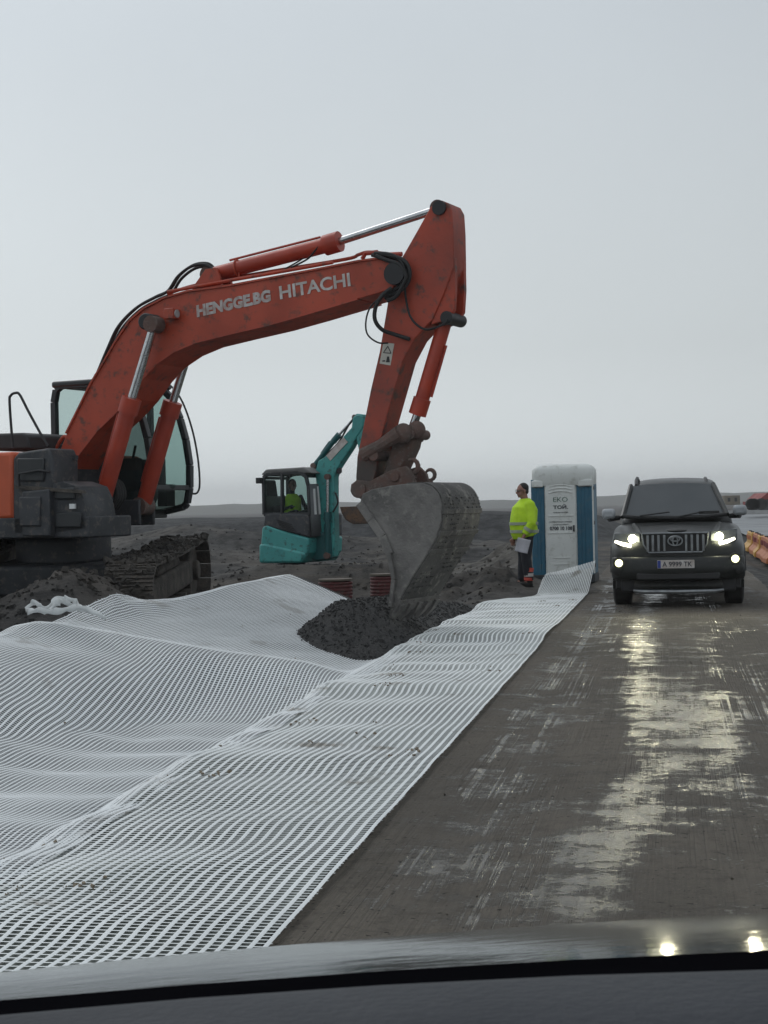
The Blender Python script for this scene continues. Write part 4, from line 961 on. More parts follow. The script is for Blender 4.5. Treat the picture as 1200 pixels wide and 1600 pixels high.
def head(mb, c, fwd, s=1.0):
    """head centred at c facing fwd: skull, jaw, nose, ears, brow, lips"""
    f = Vector(fwd).normalized(); l = Vector((0, 0, 1)).cross(f).normalized(); u = f.cross(l)
    E_ = Matrix((f, l, u)).transposed().to_euler()
    P = lambda a, b, c_: c + (f * a + l * b + u * c_) * s
    mb.ell(P(-.012, 0, .03), (.098 * s, .077 * s, .095 * s), E_, 18, 12); mb.ell(P(.028, 0, -.045), (.062 * s, .056 * s, .068 * s), E_, 16, 10)
    mb.ell(P(.062, 0, -.09), (.024 * s, .028 * s, .02 * s), E_)                     # chin
    mb.tube([P(.083, 0, .015), P(.105, 0, -.012), P(.112, 0, -.028)], [.010 * s, .012 * s, .015 * s], 8); mb.ell(P(.108, 0, -.03), (.016 * s, .017 * s, .012 * s), E_)
    mb.ell(P(.084, 0, .03), (.012 * s, .05 * s, .01 * s), E_)                       # brow
    mb.ell(P(.086, 0, -.058), (.012 * s, .024 * s, .008 * s), E_); mb.ell(P(.084, 0, -.068), (.011 * s, .021 * s, .008 * s), E_)
    for k in (-1, 1): mb.ell(P(-.005, k * .078, -.01), (.018 * s, .009 * s, .032 * s), E_)
    return P, E_
def face_bits(P, E_, parent, s=1.0, glasses=False):
    for k in (-1, 1):
        MB().ell(P(.079, k * .031, .008), .011 * s, None, 10, 7).build('eye', M['band'], parent); 
    mb = MB(); mb.ell(P(-.030, 0, .052), (.092 * s, .083 * s, .088 * s), E_, 18, 12); mb.ell(P(-.06, 0, .0), (.055 * s, .078 * s, .07 * s), E_); mb.build('hair', M['hair'], parent, remesh=.008, sm=3)
    if glasses:
        mb = MB()
        for k in (-1, 1):
            mb.torus(P(.098, k * .034, .008), (P(1, 0, 0) - P(0, 0, 0)), .026, .02, .0025, 16, 6, u=(P(0, 1, 0) - P(0, 0, 0))); mb.tube([P(.096, k * .058, .012), P(0, k * .083, .005)], .0025, 6)
        mb.tube([P(.1, -.01, .01), P(.1, .01, .01)], .0025, 6); mb.build('glasses', M['black'], parent)

# --- the man standing by the toilet: local x = the way he faces
pf = at(822, 917, 26.5); pr = R(180 + 14)
man = empty('person', (pf.x, pf.y, pf.z - .005), pr)
tag(man, 'person standing in yellow hi-vis jacket and dark trousers, facing left with a paper in hand', 'person')
V = Vector
bd = MB()
P_, E_ = head(bd, V((.035, 0, 1.66)), (1, .12, -.05), 1.02)
seg(bd, V((-.02, 0, 1.45)), V((.01, 0, 1.60)), .068, .062)
bd.ell((-.02, 0, 1.22), (.15, .20, .27)); bd.ell((.0, 0, .98), (.15, .18, .16))
for s in (-1, 1):
    sh = V((-.035, s * .215, 1.42)); 
    if s > 0: el = V((-.02, .30, 1.10)); wr_ = V((.13, .27, .86))
    else: el = V((.03, -.29, 1.11)); wr_ = V((.12, -.24, .87))
    seg(bd, sh, el, .055, .045); seg(bd, el, wr_, .042, .028)
    dd = (wr_ - el).normalized(); fingers(bd, wr_ + dd * .01, dd + V((0, 0, -.6)), V((1, 0, .1)), 0, .8 * s)
    hp = V((0, s * .10, .93)); kn = V((.03 if s > 0 else .0, s * .12, .50)); an = V((-.02 if s > 0 else .03, s * .12, .10))
    seg(bd, hp, kn, .092, .06); seg(bd, kn, an, .058, .042); seg(bd, an, an + V((.13, 0, -.05)), .04, .035)
body = bd.build('body', M['skin'], man, remesh=.0085, sm=3)
face_bits(P_, E_, man, 1.02, True)
jk = MB(); jk.tube([(-.01, 0, .88), (.01, 0, .95), (.025, 0, 1.08), (.01, 0, 1.22), (-.01, 0, 1.36), (-.02, 0, 1.46), (-.015, 0, 1.53)], [.2, .215, .215, .21, .20, .145, .085], 20)
jk.v = [(x * (1.1 if z < 1.42 else 1), y * 1.16, z) for x, y, z in jk.v]
for s in (-1, 1):
    sh = V((-.03, s * .2, 1.41)); 
    if s > 0: el = V((-.02, .30, 1.10)); wr_ = V((.10, .275, .92))
    else: el = V((.03, -.29, 1.11)); wr_ = V((.10, -.25, .93))
    jk.ell(sh, .095); jk.tube([sh, (sh + el) / 2, el, wr_], [.092, .085, .078, .062], 12); jk.ell(el, .078)
rr2 = random.Random(3)
for k in range(18):
    a_ = rr2.random() * 6.28; z_ = .90 + rr2.random() * .38; jk.ell((math.cos(a_) * .185, math.sin(a_) * .215, z_), (.06, .06, .014), (rr2.random(), rr2.random(), 0), 8, 6)
jk.build('jacket', M['hivis'], man, remesh=.012, sm=4)
def band(z, rx, ry, h, cx=0, t=0.0):
    b = MB(); n = 36; rg = []
    for (dz, dr) in ((-h / 2, 0), (-h / 2, .006), (h / 2, .006), (h / 2, 0)):
        rg.append([(cx + (rx + dr) * math.cos(2 * PI * k / n), (ry + dr) * math.sin(2 * PI * k / n), z + dz + t * math.cos(2 * PI * k / n)) for k in range(n)])
    return b.loft(rg, caps=False)
band(1.10, .242, .262, .05, .02).build('reflective_band', M['band'], man); band(.965, .242, .262, .05, .01).build('reflective_band', M['band'], man)
for s, el, wr_ in ((1, V((-.02, .30, 1.10)), V((.10, .275, .92))), (-1, V((.03, -.29, 1.11)), V((.10, -.25, .93)))):
    d = (wr_ - el); MB().tube([el + d * .45, el + d * .72], [.078, .075], 14, caps=False).build('cuff_band', M['band'], man)
tr = MB(); tr.ell((0, 0, .93), (.165, .2, .15))
for s in (-1, 1):
    kn = V((.03 if s > 0 else .0, s * .12, .50)); an = V((-.02 if s > 0 else .03, s * .12, .12)); tr.tube([(0, s * .10, .92), (kn + V((0, s * .10, .92))) / 2, kn, (kn + an) / 2, an], [.118, .11, .088, .085, .075], 14); tr.ell(kn, .088)
tr.build('trousers', M['trousers'], man, remesh=.012, sm=3)
for s in (-1, 1):
    an = V((-.02 if s > 0 else .03, s * .12, .10)); bt = MB(); bt.ell(an + V((.07, 0, -.045)), (.145, .052, .05)); bt.tube([an + V((0, 0, .12)), an, an + V((0, 0, -.06))], [.062, .058, .055], 12); bt.box(an + V((.06, 0, -.088)), (.26, .085, .02))
    bt.build('boot', M['boot'], man, remesh=.009, sm=2)
an = V((-.02, .12, .10))
MB().tube([an + V((.012, 0, .17)), an + V((.005, 0, .24))], [.085, .088], 14).build('ankle_band', M['redband'], man); MB().tube([an + V((.01, 0, .09)), an + V((.01, 0, .145))], [.08, .083], 14).build('ankle_band', M['letter'], man)
MB().tube([an + V((.015, 0, .02)), an + V((.012, 0, .07))], [.078, .08], 14).build('ankle_band', M['redband'], man)
# paper in his hand
pp_ = MB(); n = 8; rows = []
for i in range(n + 1):
    rows.append([(-.115 + .23 * j / n, .02 * math.sin(i / n * 2.4) + .012 * math.sin(j), -.24 * i / n) for j in range(n + 1)])
pp_.loft(rows, caps=False, closed=False)
c = man.matrix_world if False else (Matrix.Translation(man.location) @ Matrix.Rotation(pr, 4, 'Z'))
hp_ = c @ V((.13, .33, .80)); pc_ = at(820, 853, hp_.y - .02)
paper = pp_.build('paper_sheet', M['paper'], None, solid=.004); paper.location = (pc_.x, pc_.y, pc_.z + .12); paper.rotation_euler = (R(6), R(14), R(8))
tag(paper, 'folded sheet of white paper held low in the hand of the standing person', 'paper')

# --- operator in the small excavator
oc = D_.p3(457, 790, -.28); op = empty('person', (oc.x, oc.y, 0)); Mw = D_.M @ Vector((oc.x, oc.y, oc.z)); op.location = Mw + Vector((0, 0, .06)); op.rotation_euler = (0, 0, -BM - R(35))
tag(op, 'seated operator in hi-vis vest inside the teal excavator cab', 'person')
bd = MB(); P_, E_ = head(bd, V((.03, 0, .36)), (1, -.1, 0)); seg(bd, V((-.02, 0, .16)), V((0, 0, .29)), .06, .058); bd.ell((-.02, 0, -.02), (.12, .18, .22)); bd.ell((0, 0, -.25), (.14, .17, .12))
for s in (-1, 1):
    sh = V((-.02, s * .2, .12)); el = V((.1, s * .27, -.14)); wr_ = V((.34, s * .2, -.08)); seg(bd, sh, el, .05, .042); seg(bd, el, wr_, .04, .028); fingers(bd, wr_, (1, 0, -.2), (0, -s, .2), 0, .6)
    hp = V((.02, s * .1, -.27)); kn = V((.45, s * .13, -.2)); an = V((.5, s * .13, -.6)); seg(bd, hp, kn, .085, .06); seg(bd, kn, an, .055, .04); seg(bd, an, an + V((.13, 0, -.04)), .04, .035)
bd.build('body', M['trousers'], op, remesh=.01, sm=3)
hd = MB(); P2, E2 = head(hd, V((.03, 0, .36)), (1, -.1, 0), 1.03); hd.build('face', M['skin'], op, remesh=.009, sm=2); face_bits(P2, E2, op, 1.0)
vs = MB(); vs.tube([(-.02, 0, -.24), (-.01, 0, -.1), (-.01, 0, .08), (-.02, 0, .18)], [.17, .165, .16, .09], 16); vs.v = [(x * .9, y * 1.22, z) for x, y, z in vs.v]; vs.build('vest', M['hivis'], op, remesh=.012, sm=3)

# ------------------------------------------------------------------ portable toilet
tp = at(881, 914, 28.9); T = Frame((tp.x, tp.y, 0.0), RZ - R(1.5))     # local x = right, y = away
tl = empty('portable_toilet', T.o, RZ - R(1.5)); tag(tl, 'white and blue portable toilet cabin with white door beside the road', 'portable toilet')
TW = 1.12; TH = 2.26
M['tblue'] = pmat('blue toilet panel', (.022, .125, .20), (.018, .10, .165), 2, .45, c3=(.05, .12, .17)); M['twhite'] = pmat('white toilet plastic', (.72, .74, .72), (.62, .64, .62), 1.5, .5, c3=(.5, .51, .48))
hw = TW / 2
MB().box((0, .05 + .55, .10), (TW + .04, 1.18, .16)).box((-.4, .6, .02), (.12, 1.2, .1)).box((.4, .6, .02), (.12, 1.2, .1)).build('base', pmat('dark skid base', (.03, .035, .04), None, 4, .7), tl, bevel=.02)
MB().box((-hw + .02, .62, 1.05), (.05, 1.08, 1.74)).build('side_wall', M['tblue'], tl, bevel=.01)
MB().box((hw - .02, .62, 1.05), (.05, 1.08, 1.74)).build('side_wall', M['tblue'], tl, bevel=.01)
MB().box((0, 1.16, 1.05), (TW - .1, .05, 1.74)).build('rear_wall', M['tblue'], tl, bevel=.01)
for s, wd in ((-1, .24), (1, .30)):
    fp_ = MB().box((s * (hw - wd / 2 - .0), .055, 1.03), (wd, .05, 1.70)); 
    for k in range(3): fp_.box((s * (hw - .07 - .07 * k), .027, 1.03), (.012, .012, 1.6))
    fp_.build('front_panel', M['tblue'], tl, bevel=.006)
for s in (-1, 1): MB().cyl((s * (hw + .0), .06, .2), (s * (hw + .0), .06, 1.98), .028, 12).build('corner_post', M['twhite'] if s > 0 else M['tblue'], tl)
xd = -.03; dw = .56
dp = [(xd - dw / 2, .19)] + [(xd + dw / 2, .19)] + [(xd + dw / 2 * math.cos(t), 1.93 + .09 * math.sin(t)) for t in np.linspace(0, PI, 13)]
MB().prism(dp, .0, .06).build('door', M['twhite'], tl, bevel=.012)
door = bpy.data.objects['door']
fr_ = [(p[0] + (.035 if p[0] > xd else -.035), p[1] + (.035 if p[1] > 1 else -.03)) for p in dp]
MB().prism(fr_, .03, .075).build('door_frame', M['twhite'], tl, bevel=.008)
mb = MB()
for z, w_ in ((1.86, .40), (1.80, .44), (1.74, .44)):
    mb.tube([(xd - w_ / 2, -.002, z - .02), (xd - w_ / 4, -.004, z + .008), (xd, -.004, z + .016), (xd + w_ / 4, -.004, z + .008), (xd + w_ / 2, -.002, z - .02)], .011, 6)
for z in (1.29, .97): mb.box((xd, -.003, z), (.46, .016, .02))
for z in (.50, .38): mb.box((xd, -.003, z), (.3, .012, .018))
mb.build('door_relief', M['twhite'], door)
MB().box((xd + dw / 2 - .04, -.015, 1.05), (.035, .03, .12)).build('handle', M['house'], door, bevel=.006)
gr_t = pmat('green print', (.06, .15, .11), None, 5, .6); dk_t = pmat('dark print', (.03, .035, .05), None, 5, .6)
for txt, z, w_, h_, m_, b_ in (('EKO', 1.555, .27, .085, gr_t, -.005), ('ТОЙ.', 1.42, .28, .085, dk_t, .03), ('мобилни тоалетни', 1.345, .27, .022, dk_t, 0), ('КЛИЕНТСКИ НОМЕР', 1.165, .42, .024, dk_t, 0), ('НАЕМ И СЕРВИЗ', 1.115, .28, .022, dk_t, 0), ('0700 10 108', 1.02, .42, .07, dk_t, .03)):
    text_mesh(txt, m_, door, (xd, -.002, z), (1, 0, 0), (0, 0, 1), width=w_, height=h_, depth=.003, bold=b_, center=True)
rf = MB(); rings = []
for z, e_, rz in ((1.86, .00, .04), (1.92, .02, .06), (2.05, .025, .1), (2.16, .02, .13), (2.23, -.03, .14), (2.265, -.1, .15)):
    ring = []
    for k in range(40):
        a_ = 2 * PI * k / 40; cx_, sy_ = math.cos(a_), math.sin(a_); pw = .28
        ring.append(((hw + e_) * math.copysign(abs(cx_) ** pw, cx_), .60 + (.60 + e_) * math.copysign(abs(sy_) ** pw, sy_), z))
    rings.append(ring)
rf.loft(rings); roof = rf.build('roof', M['twhite'], tl, smooth=50)
cp = [(xd - dw / 2 - .07, 1.84)] + [(xd + (dw / 2 + .07) * math.cos(t), 1.98 + .13 * math.sin(t)) for t in np.linspace(PI, 0, 13)] + [(xd + dw / 2 + .07, 1.84)]
MB().box((-hw + .10, .02, 1.90), (.22, .08, .13)).build('roof_corner', M['twhite'], tl, bevel=.02); MB().box((hw - .13, .02, 1.90), (.26, .08, .13)).build('roof_corner', M['twhite'], tl, bevel=.02)
MB().box((-hw - .0, .1, 1.93), (.05, .12, .1)).build('hinge', M['house'], tl, bevel=.01)
for z in (.35, 1.15, 1.8): MB().box((hw + .015, .09, z), (.05, .08, .07)).build('hinge', M['house'], tl, bevel=.008)

# ------------------------------------------------------------------ the oncoming car: local x = forward (towards the viewer), y = its left, z up
cpos = xy(-.10, 22.0); CF = Frame((cpos[0], cpos[1], 0.0), RZ - R(90))
car = empty('parked_car', CF.o, RZ - R(90)); tag(car, 'dark muddy off-road car facing the viewer with headlights and fog lamps on', 'car')
M['paint'] = pmat('dark car paint under road dirt', (.007, .009, .009), (.012, .014, .0135), 2.2, .35, .5, metal=.0, coat=.1, spec=.4, c3=(.022, .022, .02))
M['dirt'] = pmat('dirty plastic', (.018, .02, .02), (.028, .028, .027), 4, .6, c3=(.045, .043, .04))
M['cglass'] = pmat('dark windscreen', (.028, .036, .041), (.04, .048, .053), 1.2, .2, spec=.6)
M['cchrome'] = pmat('grey chrome', (.30, .32, .33), (.2, .21, .22), 8, .35, metal=.7)
W_ = .94
def sect(x, zb, zs, zt_, wb, ws, wt, n=6):
    pts = [(0, zb), (wb * .7, zb), (wb, zb + .06), (ws, (zb + zs) / 2), (ws, zs), (ws - .03, zs + .05), (wt, zt_ - .015), (wt * .5, zt_), (0, zt_ + .005)]
    return [V((x, -y, z)) for y, z in pts] + [V((x, y, z)) for y, z in pts[-2:0:-1]]
secs = [sect(.02, .50, .72, .86, .55, .66, .55), sect(-.02, .40, .74, .97, .78, .82, .62), sect(-.10, .37, .80, 1.03, .86, .90, .70), sect(-.28, .36, .88, 1.07, .90, .935, .74), sect(-.7, .36, .95, 1.12, .91, .945, .78), sect(-1.15, .36, 1.02, 1.18, .91, .945, .80), sect(-1.45, .36, 1.08, 1.22, .91, .945, .82), sect(-2.5, .36, 1.08, 1.20, .91, .945, .84), sect(-4.2, .38, 1.06, 1.16, .90, .93, .84), sect(-4.68, .45, 1.0, 1.10, .82, .86, .8), sect(-4.76, .55, .9, 1.0, .7, .75, .7)]
bodyc = MB().loft(secs).build('body', M['paint'], car, sub=2)
cs = [(-1.42, 1.17, .80, 1.19), (-1.62, 1.30, .785, 1.36), (-2.12, 1.62, .66, 1.75), (-2.35, 1.74, .62, 1.84), (-3.0, 1.80, .62, 1.90), (-4.0, 1.78, .62, 1.88), (-4.45, 1.5, .66, 1.75), (-4.66, 1.1, .78, 1.12)]
def csec(x, zsd, wt, zt_):
    pts = [(0, 1.1), (.84, 1.1), (.84 - (.84 - wt) * .12, min(1.16, zt_ - .02)), (wt + .03, max(min(zsd, zt_ - .06), 1.14)), (wt - .05, zt_ - .02), (wt * .5, zt_), (0, zt_ + .01)]
    return [V((x, -y, z)) for y, z in pts] + [V((x, y, z)) for y, z in pts[-2:0:-1]]
MB().loft([csec(*c_) for c_ in cs]).build('greenhouse', M['paint'], car, sub=2)
# windscreen, measured on the photograph
def cp3(px, py, x):     # pixel on the plane at local x of the car
    o = CF.I @ CAMP; d = CF.I.to_3x3() @ ray(px, py); t = (x - o.x) / d.x; return o + d * t
wsb = [cp3(px, py, -1.28 + .0) for px, py in ((973, 808), (1000, 810), (1055, 810), (1105, 808), (1136, 804))]
wst = [cp3(px, py, -1.98) for px, py in ((986, 760), (1010, 757), (1052, 755), (1090, 755), (1114, 757))]
mid_ = [(a + b) / 2 + V((.0, 0, .0)) for a, b in zip(wsb, wst)]
MB().loft([wsb, mid_, wst], caps=False, closed=False).build('windscreen', M['cglass'], car, smooth=60)
mb = MB(); mb.tube([wsb[0] + V((.03, 0, 0)), mid_[0] + V((.03, 0, 0.01)), wst[0] + V((.03, 0, .01))], .035, 8); mb.build('pillar', M['paint'], car)
mb = MB(); mb.tube([wsb[-1] + V((.03, 0, 0)), mid_[-1] + V((.03, 0, 0.01)), wst[-1] + V((.03, 0, .01))], .035, 8); mb.build('pillar', M['paint'], car)
MB().tube([p + V((.02, 0, .01)) for p in wsb], .03, 8).build('cowl', M['rubber'], car)
MB().box(cp3(1048, 774, -1.86), (.05, .12, .05)).build('sensor', M['dirt'], car, bevel=.01)
mb = MB(); mb.bar(cp3(1092, 801, -1.30), cp3(1124, 800, -1.30), .02, .045); mb.build('dash_paper', M['dirt'], car)
for a_, b_ in (((1000, 806), (1046, 800)), ((1062, 807), (1100, 799))): MB().tube([cp3(*a_, -1.22), cp3(*b_, -1.30)], .012, 6).build('wiper', M['black'], car)
for px in (994, 1104):
    p = cp3(px, 749, -2.3); MB().tube([V((-2.3, p.y, p.z - .10)), V((-2.5, p.y, p.z - .01)), V((-3.2, p.y, p.z + .03)), V((-4.1, p.y, p.z - .0)), V((-4.3, p.y, p.z - .08))], .028, 8).build('roof_rail', M['black'], car)
# bonnet ridges and scoop
mb = MB(); mb.ell((-.62, 0, 1.095), (.34, .16, .035)); mb.build('bonnet_bulge', M['dirt'], car)
for s in (-1, 1): MB().tube([(-.2, s * .5, 1.04), (-.7, s * .56, 1.10), (-1.25, s * .62, 1.17)], [.03, .05, .04], 8).build('bonnet_ridge', M['paint'], car)
# grille
gz = lambda py: cp3(1055, py, .05).z
gx = lambda px: cp3(px, 850, .05).y
gl, gr2 = gx(1003), gx(1107); gt, gb = gz(833), gz(863)
ro = [(gl, gt), (gr2, gt), (gr2 + (gl - gr2) * .02, gz(850)), (gr2 + (gl - gr2) * .1, gb), (gl - (gl - gr2) * .1, gb), (gl - (gl - gr2) * .02, gz(850))]
gp = MB(); n_ = len(ro); gp.add([(.035, y, z) for y, z in ro] + [(-.1, y, z) for y, z in ro], [tuple(range(n_)), tuple(range(2 * n_ - 1, n_ - 1, -1))] + [(i, (i + 1) % n_, (i + 1) % n_ + n_, i + n_) for i in range(n_)])
grl = gp.build('grille', M['black'], car)
sm_ = MB().tube([(.055, y, z) for y, z in ro] + [(.055, ro[0][0], ro[0][1])], .014, 6); sm_.build('surround', M['cchrome'], grl)
for px in (1012, 1020, 1029, 1038, 1072, 1081, 1090, 1099):
    y = gx(px); MB().box((.06, y, (gt + gb) / 2 - .005), (.03, .035, (gt - gb) * .86)).build('slat', M['cchrome'], grl, bevel=.006)
ec = V((.095, gx(1055), gz(845)))
em = MB(); em.torus(ec, (1, 0, 0), .098, .066, .011, 28, 6, u=(0, 1, 0)); em.torus(ec, (1, 0, 0), .034, .064, .010, 24, 6, u=(0, 1, 0)); em.torus(ec + V((0, 0, .026)), (1, 0, 0), .062, .030, .010, 24, 6, u=(0, 1, 0)); em.build('emblem', M['cchrome'], grl)
# lamps
M['lamp'] = pmat('lit low beam', (.9, .9, .7), None, 3, .3, emis=(1, .98, .66), es=14)
M['drl'] = pmat('lit running light', (.9, .9, .7), None, 3, .3, emis=(1, .96, .74), es=5)
M['fog'] = pmat('lit fog lamp', (.9, .9, .7), None, 3, .3, emis=(1, 1, .52), es=3.5)
M['hous'] = pmat('headlamp housing', (.10, .11, .12), (.06, .065, .07), 8, .12, metal=.4)
for s, c_, bar_, fg, edge_ in ((1, (988, 842), ((961, 846), (972, 850), (986, 853)), (967, 880), ((960, 833), (1000, 832), (1001, 850), (984, 856), (958, 848))), (-1, (1124, 838), ((1148, 841), (1136, 846), (1124, 849)), (1149, 873), ((1152, 826), (1110, 829), (1109, 847), (1126, 853), (1152, 843)))):
    xo_ = -.03; pts = [cp3(a_, b_, xo_ - .12 * (abs(a_ - 1055) > 90)) for a_, b_ in edge_]
    h = MB().add(pts + [p + V((-.2, 0, 0)) for p in pts], [tuple(range(5)), tuple(range(9, 4, -1))] + [(i, (i + 1) % 5, (i + 1) % 5 + 5, i + 5) for i in range(5)]).build('headlight', M['hous'], car, bevel=.015)
    p = cp3(*c_, .035); MB().cyl(p - V((.08, 0, 0)), p + V((.012, 0, 0)), .058, 20).build('projector', M['lamp'], h)
    MB().tube([cp3(a_, b_, -.03 + .03 * i) for i, (a_, b_) in enumerate(bar_)], [.018, .026, .026], 8).build('running_light', M['drl'], h)
    p = cp3(*fg, .12); f_ = MB().cyl(p - V((.1, 0, 0)), p - V((.01, 0, 0)), .085, 20).build('fog_lamp', M['black'], car); MB().cyl(p - V((.02, 0, 0)), p + V((.008, 0, 0)), .052, 20).build('lens', M['fog'], f_)
    ld = bpy.data.lights.new('low_beam', 'SPOT'); ld.energy = 44; ld.spot_size = R(95); ld.spot_blend = .8; ld.shadow_soft_size = .045; ld.color = (1, .94, .64)
    lo = bpy.data.objects.new('low_beam', ld); C.objects.link(lo); lo.parent = h; q_ = cp3(*c_, .06); lo.location = q_; lo.rotation_euler = Euler((0, R(-90 + 6), 0))
    # bumper corners
    sg = -1 if s < 0 else 1; yb_ = cp3(fg[0], fg[1], 0).y
    MB().ell((-.03, yb_, .58), (.15, .12, .12)).build('lamp_pod', M['dirt'], car)
# bumper, plate, intake, skid plate
bz = [(-.10, .93), (.06, .80), (.10, .5), (.10, 0), (.10, -.5), (.06, -.80), (-.10, -.93)]
rg = []
for z, ex_ in ((.74, -.03), (.70, .02), (.58, .035), (.50, .03), (.42, -.02)): rg.append([(x + ex_, y, z) for x, y in bz])
MB().loft(rg, caps=False, closed=False).build('bumper', M['paint'], car, sub=2, solid=.05)
MB().box((-.16, 0, .36), (.1, 1.74, .16)).box((.09, 0, .47), (.12, 1.15, .10)).build('intake', M['black'], car, bevel=.02)
pl_ = [cp3(px, py, .16) for px, py in ((1027, 888), (1085, 887), (1085, 875), (1027, 876))]
pw = abs(pl_[0].y - pl_[1].y); pcn = sum(pl_, V((0, 0, 0))) / 4
npl = MB().box(pcn, (.015, pw, .115)).build('number_plate', M['letter'], car, bevel=.004)
MB().box(pcn + V((.009, -pw / 2 + .025, 0)), (.004, .045, .105)).build('blue_band', pmat('blue', (.03, .06, .3), None, 4, .4), npl)
text_mesh('A 9999 TK', dk_t, npl, pcn + V((.009, .02, -.035)), (0, 1, 0), (0, 0, 1), width=pw * .8, height=.07, depth=.003, bold=.01, center=True)
text_dir_fix = True
sp_ = MB(); sp_.loft([[(.02, y, .40) for y in (-.60, -.3, 0, .3, .60)], [(.06, y, .33) for y in (-.62, -.3, 0, .3, .62)], [(.0, y, .24) for y in (-.6, -.3, 0, .3, .6)]], caps=False, closed=False); sp_.build('valance', M['dirt'], car, solid=.03)
MB().tube([(.06, -.62, .27), (.09, -.5, .255), (.10, 0, .25), (.09, .5, .255), (.06, .62, .27)], [.02, .03, .03, .03, .02], 8).build('skid_bar', M['cchrome'], car)
# mirrors
for pxs, arm_px in (((951, 803), (968, 809)), ((1156, 797), (1140, 806))):
    c_ = cp3(*pxs, -1.35); a_ = cp3(*arm_px, -1.45); mr_ = MB().box(c_, (.13, .20, .155)).build('mirror', pmat('silver mirror cap', (.36, .38, .40), None, 4, .35, metal=.2), car, bevel=.045)
    MB().tube([a_, c_ + V((0, 0, -.07))], [.035, .05], 8).build('mirror_arm', M['black'], mr_)
# wheels
for x in (-.98, -3.77):
    for s in (-1, 1):
        y = s * .80; wv_ = MB(); wv_.tube([(x, y - .135, .38), (x, y - .12, .38), (x, y - .10, .38), (x, y + .10, .38), (x, y + .12, .38), (x, y + .135, .38)], [.30, .355, .38, .38, .355, .30], 32); wh = wv_.build('wheel', M['tyre'], car)
        MB().cyl((x, y + s * .12, .38), (x, y + s * .14, .38), .22, 24).build('rim', M['cchrome'], wh)
        ring = [(x + .50 * math.cos(t), .42 + .46 * math.sin(t)) for t in np.linspace(-.3, PI + .3, 16)]; wa = MB()
        for p, q in zip(ring[:-1], ring[1:]): wa.bar((p[0], s * .90, p[1]), (q[0], s * .90, q[1]), .12, .05)
        wa.build('wheel_arch', M['paint'], car)
MB().box((-2.3, 0, .42), (3.6, 1.5, .25)).build('underbody', M['black'], car)
for s in (-1, 1): MB().box((-.10, s * .62, .34), (.1, .35, .2)).build('mud_guard', M['black'], car, bevel=.03)

# ------------------------------------------------------------------ ribbed shafts standing in the dug ground
M['shaft'] = pmat('dark red ribbed plastic', (.11, .022, .022), (.075, .02, .02), 3, .5, c3=(.10, .07, .06))
def shaft(px, py_top, Y, rad, label):
    p = at(px, py_top, Y); zt0 = p.z; mb = MB(); rings = []; n = 36; H = 1.5; z = zt0 - H
    while z < zt0 - .001:
        for dz, r_ in ((0, rad * .955), (.01, rad), (.03, rad), (.04, rad * .955)): rings.append([(r_ * math.cos(2 * PI * k / n), r_ * math.sin(2 * PI * k / n), z + dz - zt0 + H) for k in range(n)])
        z += .06
    o = empty('corrugated_shaft', (p.x, p.y, zt0 - H)); tag(o, label, 'plastic shaft', 'ribbed shafts standing in the dug ground')
    mb.loft(rings, caps=False); mb.build('ribbed_wall', M['shaft'], o, smooth=30)
    MB().tube([(0, 0, H + .0), (0, 0, H + .03)], rad * .99, n).build('cap', pmat('dusty cap', (.12, .1, .08), None, 4, .8), o)
    return o
shaft(524, 907, 26.6, .30, 'left ribbed dark red plastic shaft behind the end of the white sheet')
shaft(599, 899, 26.9, .24, 'right ribbed dark red plastic shaft, partly behind the big bucket')

# ------------------------------------------------------------------ crumpled white fabric on the berm
M['fabric'] = pmat('white woven tape', (.82, .84, .84), (.7, .72, .72), 6, .7)
fb = empty('crumpled_fabric', at(75, 955, 15.6)); fo_ = fb.location.copy(); tag(fb, 'crumpled loops of white fabric tape lying on the far berm below the track', 'fabric scrap')
def ribbon(pts, wd):
    mb = MB(); ps = curve3([at(a, b, Y) - fo_ for a, b, Y in pts], 6); rows = [[], []]
    for i, p in enumerate(ps):
        o = V((.02 * math.sin(i * .7), -.5 * wd, .5 * wd + .01 * math.sin(i))); rows[0].append(p - o); rows[1].append(p + o)
    return mb.loft(rows, caps=False, closed=False)
for pts in ([(40, 953, 15.5), (52, 942, 15.5), (62, 946, 15.5), (74, 950, 15.5), (84, 940, 15.6), (98, 935, 15.7), (112, 937, 15.7), (124, 945, 15.7)], [(42, 956, 15.4), (60, 954, 15.3), (80, 956, 15.3), (104, 952, 15.3), (125, 950, 15.3), (150, 958, 15.2), (166, 966, 15.1)], [(78, 955, 15.4), (88, 943, 15.5), (100, 940, 15.5), (118, 947, 15.5), (133, 955, 15.4)]):
    ribbon(pts, .055).build('tape', M['fabric'], fb, solid=.004)

